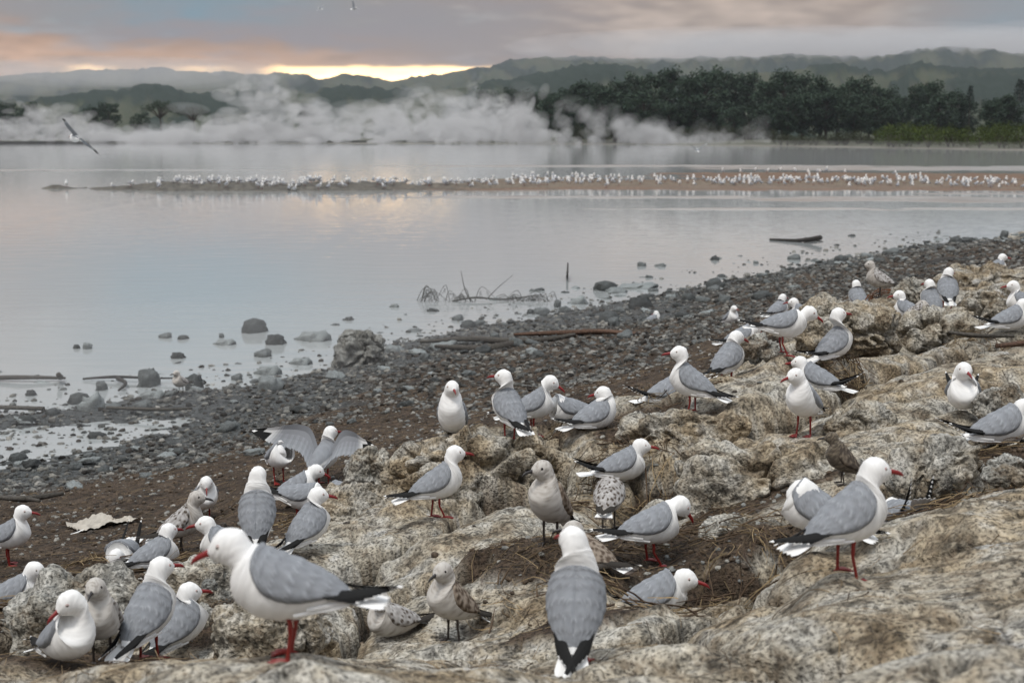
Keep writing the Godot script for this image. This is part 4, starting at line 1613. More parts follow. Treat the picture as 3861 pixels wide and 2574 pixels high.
# ---------------------------------------------------------------- places
const RBF_C := [2.04113, 0.07914, 0.07267]
const RBF_P := [
	Vector3(-0.415, 1.724, -2.555), Vector3(-0.377, 1.106, -4.365), Vector3(-0.178, 1.127, -4.267), Vector3(0.148, 1.470, -3.175), Vector3(0.816, 1.626, -3.380), Vector3(0.852, 1.533, -3.872),
	Vector3(1.143, 1.503, -4.777), Vector3(1.270, 1.404, -4.459), Vector3(0.469, 1.239, -4.688), Vector3(0.441, 1.200, -4.278), Vector3(0.253, 1.267, -4.540), Vector3(0.141, 1.269, -4.844),
	Vector3(0.360, 1.241, -5.143), Vector3(0.453, 1.257, -5.802), Vector3(-0.307, 1.172, -5.537), Vector3(-0.266, 1.349, -6.270), Vector3(-0.008, 1.351, -6.170), Vector3(0.093, 1.311, -6.467),
	Vector3(0.269, 1.331, -6.520), Vector3(0.364, 1.384, -6.275), Vector3(0.802, 1.466, -6.186), Vector3(1.054, 1.454, -6.892), Vector3(0.731, 1.418, -6.634), Vector3(1.214, 1.458, -5.781),
	Vector3(1.444, 1.483, -6.593), Vector3(1.290, 1.656, -6.720), Vector3(1.543, 1.619, -6.765), Vector3(2.641, 1.529, -10.137), Vector3(2.504, 1.520, -8.923), Vector3(2.502, 1.536, -8.723),
	Vector3(2.877, 1.530, -9.329), Vector3(2.892, 1.483, -9.726), Vector3(2.754, 1.607, -7.824), Vector3(3.096, 1.614, -8.533), Vector3(4.209, 1.465, -12.351), Vector3(1.820, 1.591, -5.649),
	Vector3(1.691, 1.619, -4.844), Vector3(-0.970, 0.916, -7.116), Vector3(-1.214, 0.901, -7.215), Vector3(-1.055, 0.875, -6.757), Vector3(-0.982, 0.899, -6.407), Vector3(-0.775, 0.925, -6.511),
	Vector3(-0.956, 1.140, -5.178), Vector3(-0.791, 1.096, -5.324), Vector3(-1.124, 1.030, -5.415), Vector3(-1.469, 0.855, -6.097), Vector3(-1.599, 0.690, -7.184), Vector3(-1.693, 0.828, -5.992),
	Vector3(-1.506, 0.878, -5.797), Vector3(-2.304, 0.745, -6.283), Vector3(-1.884, 0.909, -5.195), Vector3(-1.240, 1.237, -3.778), Vector3(-1.180, 1.191, -3.923), Vector3(-1.075, 1.157, -4.019),
	Vector3(-1.064, 1.037, -4.355), Vector3(-3.350, 0.084, -14.170), Vector3(1.952, 0.068, -19.626), Vector3(2.296, 0.701, -14.867), Vector3(1.476, 1.327, -9.097), Vector3(2.237, 1.156, -11.902),
	Vector3(2.150, 1.311, -10.409), Vector3(2.680, 1.364, -10.922), Vector3(1.429, 1.600, -6.358), Vector3(0.530, 1.241, -5.547), Vector3(0.384, 1.250, -5.447), Vector3(0.234, 1.281, -4.239),
	Vector3(0.368, 1.260, -4.388), Vector3(0.128, 1.605, -2.770), Vector3(0.115, 1.707, -2.482), Vector3(-1.005, 1.488, -3.056), Vector3(-0.870, 1.420, -3.249), Vector3(-0.833, 1.354, -3.441),
	Vector3(-0.831, 1.598, -2.769), Vector3(-0.617, 1.820, -2.196), Vector3(0.018, 1.750, -2.387), Vector3(0.656, 1.759, -2.490), Vector3(0.784, 1.864, -2.101), Vector3(1.140, 1.736, -3.093),
	Vector3(-1.068, 1.514, -2.959), Vector3(-0.276, 1.782, -2.291), Vector3(0.464, 1.600, -3.073), Vector3(1.479, 1.626, -4.188), Vector3(1.491, 1.557, -4.886), Vector3(-0.114, 1.238, -4.738),
	Vector3(0.526, 1.231, -5.141), Vector3(0.850, 1.344, -5.158), Vector3(-0.984, 1.105, -4.719), Vector3(-1.552, 1.079, -4.614), Vector3(0.776, 1.447, -4.061), Vector3(-5.522, 0.020, -12.856),
	Vector3(-6.485, -0.300, -14.399), Vector3(-10.336, -0.800, -20.570), Vector3(-4.863, 0.020, -13.258), Vector3(-5.746, -0.300, -14.849), Vector3(-9.281, -0.800, -21.212), Vector3(-4.308, 0.020, -13.468),
	Vector3(-5.125, -0.300, -15.084), Vector3(-8.393, -0.800, -21.549), Vector3(-3.856, 0.020, -14.139), Vector3(-4.619, -0.300, -15.835), Vector3(-7.670, -0.800, -22.622), Vector3(-3.302, 0.020, -14.623),
	Vector3(-3.999, -0.300, -16.378), Vector3(-6.784, -0.800, -23.397), Vector3(-2.522, 0.020, -15.141), Vector3(-3.125, -0.300, -16.958), Vector3(-5.535, -0.800, -24.226), Vector3(-2.083, 0.020, -16.139),
	Vector3(-2.633, -0.300, -18.076), Vector3(-4.833, -0.800, -25.823), Vector3(-1.537, 0.020, -17.995), Vector3(-2.022, -0.300, -20.155), Vector3(-3.960, -0.800, -28.793), Vector3(-0.464, 0.020, -19.765),
	Vector3(-0.820, -0.300, -22.137), Vector3(-2.242, -0.800, -31.624), Vector3(0.819, 0.020, -21.425), Vector3(0.618, -0.300, -23.996), Vector3(-0.189, -0.800, -34.280), Vector3(2.346, 0.020, -23.509),
	Vector3(2.327, -0.300, -26.330), Vector3(2.253, -0.800, -37.614), Vector3(4.244, 0.020, -26.347), Vector3(4.453, -0.300, -29.508), Vector3(5.290, -0.800, -42.155), Vector3(6.654, 0.020, -29.949),
	Vector3(7.152, -0.300, -33.543), Vector3(9.146, -0.800, -47.919), Vector3(9.590, 0.020, -33.873), Vector3(10.441, -0.300, -37.938), Vector3(13.844, -0.800, -54.197), Vector3(14.141, 0.020, -39.310),
	Vector3(15.538, -0.300, -44.027), Vector3(21.126, -0.800, -62.895), Vector3(18.962, 0.020, -43.572), Vector3(20.937, -0.300, -48.801), Vector3(28.839, -0.800, -69.715), Vector3(-3.971, -0.020, -11.787),
	Vector3(-4.431, -0.030, -12.710), Vector3(-4.960, -0.020, -11.952), Vector3(-3.742, -0.030, -12.524), Vector3(-3.446, -0.020, -13.050), Vector3(-3.126, -0.015, -13.436), Vector3(-2.733, 0.000, -13.362),
	Vector3(-2.296, 0.030, -13.753), Vector3(-3.444, 0.060, -10.696), Vector3(-4.029, 0.050, -10.463), Vector3(-2.775, 0.100, -11.425), Vector3(-3.057, 0.450, -8.252), Vector3(-2.444, 0.450, -8.884),
	Vector3(-1.838, 0.380, -10.195), Vector3(-1.125, 0.300, -13.111), Vector3(-1.267, 0.450, -10.795), Vector3(-0.790, 0.280, -14.465), Vector3(0.593, 0.360, -15.435), Vector3(-0.244, 0.650, -10.307),
	Vector3(0.849, 0.620, -12.204), Vector3(1.551, 0.450, -15.480), Vector3(2.598, 0.450, -17.766), Vector3(3.701, 0.500, -19.259), Vector3(6.029, 0.420, -23.826), Vector3(8.470, 0.450, -26.981),
	Vector3(9.831, 0.550, -27.288), Vector3(0.085, 0.620, -11.363), Vector3(1.342, 0.850, -11.270), Vector3(5.000, 1.550, -12.000), Vector3(7.000, 1.700, -14.000), Vector3(6.000, 1.900, -8.000),
	Vector3(4.000, 1.950, -5.000), Vector3(2.500, 1.950, -2.500), Vector3(0.000, 2.000, -1.200), Vector3(-1.200, 1.750, -2.000), Vector3(-3.000, 1.300, -3.000), Vector3(-4.000, 0.900, -5.000),
	Vector3(-5.000, 0.400, -8.000), Vector3(-7.000, -0.020, -11.500), Vector3(3.000, 1.750, -6.000), Vector3(10.000, 1.200, -18.000), Vector3(14.000, 1.000, -24.000), Vector3(20.000, 0.800, -32.000),
	Vector3(-12.000, -0.600, -14.000)]
const RBF_W := [-0.1199, 0.0916, 0.2296, 0.1314, -0.0418, -0.0998, -0.3461, 0.4953, 0.1554, 0.6170, -0.1140, -0.1224, -0.0369, 0.2022, 0.0696, -0.4509, -0.0701, 0.0896, 0.0541, -0.1093, -0.1294, 0.2845, 0.0347, 0.0747, 0.9217, -0.7684, -0.2539, -0.2364, -0.0030, -0.0114, -0.0198, 0.1564, 0.0348, -0.0081, -0.0473, 0.0285, -0.0784, 0.0594, -0.2958, -0.0008, 0.0215, 0.3042, -0.2672, 0.1269, 0.0445, -0.0285, 0.2212, 0.0114, 0.0451, -0.0225, 0.0820, -0.0165, -0.0228, -0.0358, 0.2690, -0.1499, 0.1301, -0.0087, -0.0412, -0.1037, 0.0222, 0.0176, -0.3151, 0.1413, -0.1065, -0.2720, -0.1845, 0.0699, 0.0582, -0.0276, 0.0137, -0.0141, 0.0183, -0.1098, -0.0514, 0.0162, -0.0057, -0.0113, -0.0063, 0.0407, -0.0678, -0.1934, 0.0177, -0.1364, 0.1789, -0.0111, -0.0747, -0.0876, -0.1225, -0.0796, 0.0272, -0.0244, -0.0597, -0.0006, -0.0084, -0.0442, 0.0703, 0.0159, -0.0108, -0.0076, -0.0117, 0.0040, -0.0020, -0.0080, 0.0053, 0.0710, 0.0171, -0.0408, 0.0742, 0.0012, -0.1003, 0.0285, -0.0158, -0.0645, 0.0244, -0.0113, -0.0584, 0.0323, -0.0058, -0.0306, 0.0415, -0.0052, -0.0307, 0.0451, -0.0067, -0.0306, 0.0405, -0.0112, -0.0358, 0.0312, -0.0161, -0.0274, 0.0227, -0.0133, -0.0151, 0.0315, 0.0034, 0.0058, 0.0533, 0.0215, 0.0160, 0.0147, 0.0591, 0.0284, 0.0779, 0.0410, 0.0328, 0.0100, 0.0025, -0.0082, 0.0165, -0.0427, -0.0441, -0.0251, -0.0029, 0.0565, 0.0846, 0.0666, -0.0096, -0.0402, -0.0068, -0.0089, -0.0155, -0.0362, 0.1153, 0.0428, -0.0778, 0.0223, -0.0116, 0.0352, -0.0341, 0.0046, 0.0002, -0.0319, -0.0217, -0.0179, 0.0132, 0.0384, 0.0135, 0.0164, 0.0134]
const FEET := [Vector3(-0.415, 1.724, -2.555), Vector3(-0.377, 1.106, -4.365), Vector3(-0.178, 1.127, -4.267), Vector3(0.148, 1.470, -3.175), Vector3(0.816, 1.626, -3.380), Vector3(0.852, 1.533, -3.872), Vector3(1.143, 1.503, -4.777), Vector3(1.270, 1.404, -4.459), Vector3(0.469, 1.239, -4.688), Vector3(0.441, 1.200, -4.278), Vector3(0.253, 1.267, -4.540), Vector3(0.141, 1.269, -4.844), Vector3(0.360, 1.241, -5.143), Vector3(0.453, 1.257, -5.802), Vector3(-0.307, 1.172, -5.537), Vector3(-0.266, 1.349, -6.270), Vector3(-0.008, 1.351, -6.170), Vector3(0.093, 1.311, -6.467), Vector3(0.269, 1.331, -6.520), Vector3(0.364, 1.384, -6.275), Vector3(0.802, 1.466, -6.186), Vector3(1.054, 1.454, -6.892), Vector3(0.731, 1.418, -6.634), Vector3(1.214, 1.458, -5.781), Vector3(1.444, 1.483, -6.593), Vector3(1.290, 1.656, -6.720), Vector3(1.543, 1.619, -6.765), Vector3(2.641, 1.529, -10.137), Vector3(2.504, 1.520, -8.923), Vector3(2.502, 1.536, -8.723), Vector3(2.877, 1.530, -9.329), Vector3(2.892, 1.483, -9.726), Vector3(2.754, 1.607, -7.824), Vector3(3.096, 1.614, -8.533), Vector3(4.209, 1.465, -12.351), Vector3(1.820, 1.591, -5.649), Vector3(1.691, 1.619, -4.844), Vector3(-0.970, 0.916, -7.116), Vector3(-1.214, 0.901, -7.215), Vector3(-1.055, 0.875, -6.757), Vector3(-0.982, 0.899, -6.407), Vector3(-0.775, 0.925, -6.511), Vector3(-0.956, 1.140, -5.178), Vector3(-0.791, 1.096, -5.324), Vector3(-1.124, 1.030, -5.415), Vector3(-1.469, 0.855, -6.097), Vector3(-1.599, 0.690, -7.184), Vector3(-1.693, 0.828, -5.992), Vector3(-1.506, 0.878, -5.797), Vector3(-2.304, 0.745, -6.283), Vector3(-1.884, 0.909, -5.195), Vector3(-1.240, 1.237, -3.778), Vector3(-1.180, 1.191, -3.923), Vector3(-1.075, 1.157, -4.019), Vector3(-1.064, 1.037, -4.355), Vector3(-3.350, 0.084, -14.170), Vector3(1.952, 0.068, -19.626), Vector3(2.296, 0.701, -14.867), Vector3(1.476, 1.327, -9.097), Vector3(2.237, 1.156, -11.902), Vector3(2.150, 1.311, -10.409), Vector3(2.680, 1.364, -10.922)]
const EDGE := [Vector2(-1.25, -2.20), Vector2(-1.90, -3.40), Vector2(-1.75, -4.60), Vector2(-1.30, -5.25), Vector2(-0.95, -5.75), Vector2(-0.62, -6.30), Vector2(-0.50, -6.75), Vector2(0.35, -7.10), Vector2(0.95, -7.60), Vector2(1.25, -8.40), Vector2(1.90, -10.20), Vector2(2.70, -12.00), Vector2(4.20, -14.50), Vector2(7.50, -19.00), Vector2(12.00, -25.00)]
const HOLLOWS := [[0.42, -4.75, 0.62, 0.36], [0.62, -6.15, 0.3, 0.16], [0.5, -6.35, 0.34, 0.2], [1.25, -4.3, 0.3, 0.3], [-0.85, -6.3, 0.22, 0.3], [-1.2, -3.95, 0.36, 0.3], [1.0, -5.05, 0.36, 0.14], [-0.9, -4.55, 0.25, 0.18], [1.75, -4.75, 0.3, 0.16], [0.2, -3.9, 0.25, 0.12]]
const ROCKS := [
	[Vector3(-0.122, 1.136, -6.177), Vector3(0.448, 0.272, 0.247), 4.0, 1, 70, 0.15, "long undercut tan rock whose rim carries a row of gulls"],
	[Vector3(-0.653, 1.141, -6.311), Vector3(0.118, 0.145, 0.107), 0.0, 2, 44, 0.55, "rough grey mossy boulder beside the wing-stretching gull"],
	[Vector3(-0.650, 1.006, -5.896), Vector3(0.250, 0.204, 0.150), 20.0, 3, 56, 0.25, "broken brown rock with dark gaps under the squatting gull"],
	[Vector3(0.997, 1.353, -5.235), Vector3(0.368, 0.176, 0.221), -6.0, 4, 74, 0.2, "broad boulder with a deeply shaded underside"],
	[Vector3(0.733, 1.382, -6.089), Vector3(0.261, 0.113, 0.157), 0.0, 5, 54, 0.12, "flat-topped undercut block that carries a standing gull"],
	[Vector3(0.955, 1.443, -5.989), Vector3(0.070, 0.057, 0.063), 0.0, 6, 30, 0.0, "small reddish brown stone wedged beside the undercut block"],
	[Vector3(1.824, 1.625, -7.651), Vector3(0.271, 0.181, 0.190), 0.0, 7, 60, 0.1, "speckled knobbly boulder behind the brooding gull"],
	[Vector3(2.851, 1.575, -9.958), Vector3(0.161, 0.113, 0.129), 0.0, 8, 34, 0.5, "grey boulder in the gap by the spotted young gull"],
	[Vector3(3.221, 1.577, -9.255), Vector3(0.263, 0.140, 0.211), 0.0, 9, 44, 0.15, "rounded boulder in front of the resting crest gull"],
	[Vector3(2.500, 1.540, -8.238), Vector3(0.254, 0.132, 0.178), 0.0, 10, 46, 0.1, "low tan hump below the gull with its back turned"],
	[Vector3(-1.444, 1.091, -4.587), Vector3(0.229, 0.152, 0.137), 25.0, 11, 60, 0.5, "pale grey pitted boulder behind the grey-faced youngster"],
	[Vector3(-1.103, 1.086, -4.834), Vector3(0.191, 0.117, 0.115), -10.0, 12, 54, 0.3, "low rough rock under the resting gull's tail"],
	[Vector3(-0.715, 1.199, -4.046), Vector3(0.180, 0.150, 0.108), 10.0, 13, 60, 0.15, "lumpy tan rock with a dark hole at its side"],
	[Vector3(-1.063, 1.043, -4.572), Vector3(0.080, 0.098, 0.064), 0.0, 14, 36, 0.5, "knobbly grey rock beside the dark hole"],
	[Vector3(1.416, 1.564, -4.652), Vector3(0.160, 0.125, 0.112), 0.0, 15, 54, 0.45, "pale grey hump right of the dark chick"],
	[Vector3(1.541, 1.635, -4.346), Vector3(0.072, 0.032, 0.057), 0.0, 16, 26, 0.75, "smooth grey cobble below the brooding gull's straw"],
	[Vector3(1.631, 1.621, -4.596), Vector3(0.058, 0.026, 0.046), 0.0, 17, 22, 0.8, "small round grey cobble at the edge of the straw"],
	[Vector3(1.289, 1.576, -7.326), Vector3(0.125, 0.083, 0.100), 0.0, 18, 34, 0.75, "whitish grey rock behind the leaning gull's legs"],
	[Vector3(1.927, 1.642, -5.517), Vector3(0.103, 0.084, 0.082), 0.0, 19, 36, 0.6, "flat grey stone beside the forward-facing sitting gull"],
	[Vector3(0.464, 1.205, -4.587), Vector3(0.095, 0.036, 0.085), 0.0, 20, 26, 0.6, "small pitted stone in front of the stepping gull's feet"],
	[Vector3(0.779, 1.305, -4.857), Vector3(0.115, 0.056, 0.092), 0.0, 21, 34, 0.45, "rubble knob under the broad shaded boulder"],
	[Vector3(-1.012, 1.204, -4.585), Vector3(0.029, 0.022, 0.026), 0.0, 22, 18, 0.9, "fist-sized pale pebble on the low rough rock"],
	[Vector3(3.078, 1.581, -8.843), Vector3(0.125, 0.084, 0.100), 0.0, 23, 32, 0.4, "tan knob beside the flat nest"],
	[Vector3(3.802, 1.498, -11.167), Vector3(0.463, 0.164, 0.278), 0.0, 24, 50, 0.1, "crest of the outcrop under the resting gull"],
	[Vector3(1.452, 1.496, -5.799), Vector3(0.144, 0.089, 0.101), 0.0, 26, 36, 0.2, "weathered ledge to the side of the white-breasted gull"],
	[Vector3(-1.751, 0.158, -16.146), Vector3(0.299, 0.312, 0.254), 0.0, 25, 48, 0.85, "dark speckled boulder standing at the water's edge", 1]]
const STONES := [
	[-3.5415, -19.3236, 0.1732, 0.1726, 2, "lumpy boulder with a pale cap standing off shore"],
	[-3.0612, -18.185, 0.1182, 0.1148, 5, "square block-like stone beside the lumpy boulder in the lake"],
	[-2.6316, -18.5763, 0.2241, 0.127, 3, "long flat stone awash beyond the speckled boulder"],
	[-3.0378, -17.1707, 0.1064, 0.0814, 0, "rounded stone standing in the shallow water off the beach"],
	[-5.3813, -17.8096, 0.0717, 0.075, 1, "rounded stone standing in the shallow water off the beach"],
	[-5.5191, -17.8096, 0.0386, 0.0469, 5, "rounded stone standing in the shallow water off the beach"],
	[-3.7196, -18.185, 0.1407, 0.067, 3, "rounded stone standing in the shallow water off the beach"],
	[-3.879, -18.7781, 0.0406, 0.0592, 4, "rounded stone standing in the shallow water off the beach"],
	[-4.0542, -17.0348, 0.0792, 0.0628, 5, "rounded stone standing in the shallow water off the beach"],
	[-4.6223, -18.7781, 0.0871, 0.0592, 0, "rounded stone standing in the shallow water off the beach"],
	[-4.3622, -18.6565, 0.075, 0.049, 2, "rounded stone standing in the shallow water off the beach"],
	[-2.7687, -15.8999, 0.1481, 0.1007, 3, "rounded stone standing in the shallow water off the beach"],
	[-3.9338, -15.1413, 0.1365, 0.184, 4, "large rough stone at the edge beside the wading youngster"],
	[-3.3814, -14.8779, 0.0925, 0.1573, 2, "upright dark stone beside the wading youngster"],
	[-4.3667, -14.8779, 0.0694, 0.0944, 4, "rounded stone standing in the shallow water off the beach"],
	[-5.0057, -14.5486, 0.0498, 0.0539, 5, "rounded stone standing in the shallow water off the beach"],
	[-4.3843, -14.1388, 0.1056, 0.0973, 2, "rounded stone standing in the shallow water off the beach"],
	[-2.529, -14.6233, 0.1592, 0.1392, 1, "pale flat-topped stone on the left shingle"],
	[-3.6655, -14.2569, 0.1331, 0.083, 3, "smooth pale slab stone lying among small stones"],
	[-4.1173, -13.7508, 0.1414, 0.1384, 6, "angular stone block with a flat pale top"],
	[-3.6076, -13.6845, 0.0853, 0.0797, 0, "rounded stone standing in the shallow water off the beach"],
	[-4.4338, -13.4679, 0.0714, 0.0571, 2, "rounded stone standing in the shallow water off the beach"],
	[-4.5458, -13.054, 0.0815, 0.0623, 5, "rounded stone standing in the shallow water off the beach"],
	[-3.0372, -15.4975, 0.0626, 0.0655, 0, "rounded stone standing in the shallow water off the beach"],
	[-2.5026, -16.6072, 0.1287, 0.0788, 3, "rounded stone standing in the shallow water off the beach"],
	[-1.4502, -17.2741, 0.1338, 0.0819, 1, "rounded stone standing in the shallow water off the beach"],
	[0.2762, -21.3196, 0.0592, 0.0671, 2, "rounded stone standing in the shallow water off the beach"],
	[-0.787, -20.562, 0.0825, 0.0755, 0, "rounded stone standing in the shallow water off the beach"],
	[1.0722, -22.594, 0.1462, 0.1065, 6, "pale flat stone on the water's edge by the dark mound"],
	[1.6225, -24.6379, 0.2274, 0.1418, 2, "dark weedy mound of stone off the right shore"],
	[2.1835, -24.9906, 0.346, 0.0784, 3, "long low stone ridge reaching into the lake"],
	[1.3555, -19.7648, 0.1587, 0.1557, 2, "round black stone above the plank"],
	[1.9243, -21.2155, 0.1767, 0.1446, 5, "dark flat stone behind the sleeping gull"],
	[2.6894, -21.5845, 0.1198, 0.1018, 2, "rounded stone standing in the shallow water off the beach"],
	[6.1084, -30.6819, 0.1412, 0.096, 0, "rounded stone standing in the shallow water off the beach"],
	[5.095, -29.6458, 0.0637, 0.0619, 1, "rounded stone standing in the shallow water off the beach"],
	[6.7036, -28.9606, 0.1511, 0.1209, 2, "rounded stone standing in the shallow water off the beach"],
	[8.0866, -30.1551, 0.1573, 0.1101, 0, "rounded stone standing in the shallow water off the beach"],
	[10.4959, -33.6145, 0.1751, 0.1576, 2, "rounded stone standing in the shallow water off the beach"],
	[9.1216, -32.3775, 0.0893, 0.0844, 5, "rounded stone standing in the shallow water off the beach"],
	[11.8526, -34.2687, 0.1155, 0.232, 4, "tall narrow dark stone far along the shore"],
	[10.2118, -34.9486, 0.0749, 0.0728, 5, "rounded stone standing in the shallow water off the beach"],
	[7.2845, -29.1532, 0.1342, 0.1065, 1, "rounded stone standing in the shallow water off the beach"],
	[0.7096, -22.1341, 0.0682, 0.116, 4, "rounded stone standing in the shallow water off the beach"],
	[-1.8491, -22.1341, 0.0682, 0.058, 3, "rounded stone standing in the shallow water off the beach"],
	[1.3103, -18.4967, 0.0572, 0.0389, 3, "rounded stone standing in the shallow water off the beach"],
	[7.7958, -31.2273, 0.0766, 0.0651, 1, "rounded stone standing in the shallow water off the beach"],
	[11.3893, -34.9486, 0.0856, 0.091, 0, "rounded stone standing in the shallow water off the beach"],
	[3.2894, -23.0121, 0.1063, 0.0844, 0, "rounded stone standing in the shallow water off the beach"],
	[2.5151, -22.4193, 0.0898, 0.0705, 3, "rounded stone standing in the shallow water off the beach"],
	[-4.1337, -11.6192, 0.0728, 0.0557, 2, "rounded stone standing in the shallow water off the beach"]]
const CREST_FAR := [Vector2(-29.87, 1.894), Vector2(-24.31, 2.157), Vector2(-19.80, 2.105), Vector2(-18.23, 2.210), Vector2(-16.07, 2.368), Vector2(-15.01, 2.420), Vector2(-13.69, 2.455), Vector2(-12.53, 2.368), Vector2(-11.35, 2.315), Vector2(-10.00, 2.280), Vector2(-8.63, 2.315), Vector2(-7.60, 2.105), Vector2(-6.74, 2.245), Vector2(-5.70, 2.175), Vector2(-4.74, 2.034), Vector2(-3.96, 2.157), Vector2(-2.91, 2.245), Vector2(-2.03, 2.420), Vector2(-0.98, 2.596), Vector2(0.25, 2.859), Vector2(1.47, 2.981), Vector2(3.92, 2.894), Vector2(7.39, 2.946), Vector2(10.81, 2.981), Vector2(13.33, 2.894), Vector2(14.98, 2.981), Vector2(15.79, 3.174), Vector2(16.76, 3.209), Vector2(17.40, 3.192), Vector2(18.36, 3.087), Vector2(19.14, 2.911), Vector2(19.80, 2.981), Vector2(23.55, 3.122), Vector2(29.18, 2.946)]
const CREST_NEAR := [Vector2(-29.87, 1.087), Vector2(-24.31, 1.175), Vector2(-19.80, 1.140), Vector2(-17.75, 1.315), Vector2(-15.82, 1.561), Vector2(-14.02, 1.789), Vector2(-12.03, 1.526), Vector2(-10.00, 1.613), Vector2(-8.29, 1.613), Vector2(-6.22, 1.789), Vector2(-4.83, 1.701), Vector2(-3.78, 1.613), Vector2(-2.03, 1.841), Vector2(-0.46, 2.017), Vector2(1.30, 2.315), Vector2(2.87, 2.613), Vector2(4.27, 2.613), Vector2(5.66, 2.315), Vector2(7.39, 2.192), Vector2(9.96, 2.403), Vector2(12.50, 2.578), Vector2(14.16, 2.315), Vector2(15.79, 2.578), Vector2(17.40, 2.403), Vector2(18.99, 2.315), Vector2(19.80, 2.403), Vector2(25.01, 2.403), Vector2(29.18, 2.227)]
const BUSH := [[1.9985, 1350.0, 3.4, 260.0], [17.8807, 1420.0, 5.5, 120.0], [19.766, 1150.0, 3.0, 200.0], [-12.0265, 1200.0, 3.0, 200.0], [-15.01, 1300.0, 4.0, 100.0], [-5.6984, 1300.0, 2.0, 150.0], [12.4954, 2600.0, 3.0, 200.0]]
const FAR_LINE := [Vector2(-36.03, 444.9), Vector2(-19.80, 383.2), Vector2(-10.00, 366.4), Vector2(-3.08, 361.5), Vector2(3.92, 334.9), Vector2(7.39, 313.6), Vector2(10.13, 295.4), Vector2(12.50, 279.7), Vector2(15.79, 253.0), Vector2(19.80, 233.3), Vector2(27.82, 216.2)]
const SPIT := [[14.0, -70.5, 14.0, 3.2, 0.16], [26.0, -69.5, 12.0, 3.0, 0.14], [-14.0, -70.0, 6.8, 3.2, 0.48], [-8.0, -70.2, 7.0, 3.0, 0.4], [-2.0, -71.0, 7.0, 3.2, 0.32], [4.0, -73.5, 8.0, 5.0, 0.24], [2.5, -80.0, 5.5, 5.0, 0.34], [11.0, -76.0, 11.0, 9.0, 0.2], [20.0, -76.0, 12.0, 10.0, 0.2], [30.0, -76.0, 14.0, 10.0, 0.16], [26.0, -90.0, 20.0, 8.0, 0.12], [42.0, -74.0, 16.0, 8.0, 0.14], [18.0, -96.0, 10.0, 3.0, 0.14], [-22.4, -70.2, 0.8, 0.5, 0.25]]
const FLATS := [[6.0, -60.5, 16.0, 1.6, 0.2], [22.0, -58.0, 14.0, 2.4, 0.5], [14.0, -51.0, 12.0, 1.0, -0.1], [26.0, -47.0, 10.0, 1.1, 0.2], [40.0, -110.0, 30.0, 8.0, 0.4], [10.0, -118.0, 24.0, 4.0, 0.1], [-30.0, -105.0, 20.0, 2.5, -0.1], [28.0, -64.0, 12.0, 1.6, 0.6]]
const FLOCK := [[-15.0, -70.0, 2.0, 1.0], [-12.0, -70.0, 2.6, 1.0], [-9.0, -70.2, 3.0, 0.9], [-5.0, -70.4, 3.0, 0.9], [-12.0, -69.6, 4.0, 0.9], [-3.0, -70.8, 3.0, 1.0], [1.0, -73.0, 2.0, 1.5], [2.0, -79.0, 1.8, 2.0], [3.5, -76.0, 2.0, 2.0], [9.0, -75.0, 3.0, 1.6], [13.0, -74.5, 3.0, 1.6], [17.0, -74.0, 3.0, 1.8], [20.0, -73.5, 2.4, 2.0], [18.0, -75.0, 4.0, 1.8], [23.0, -74.0, 2.0, 2.0], [12.0, -73.0, 6.0, 1.2], [18.0, -96.0, 5.0, 1.0], [22.0, -69.5, 6.0, 1.0]]
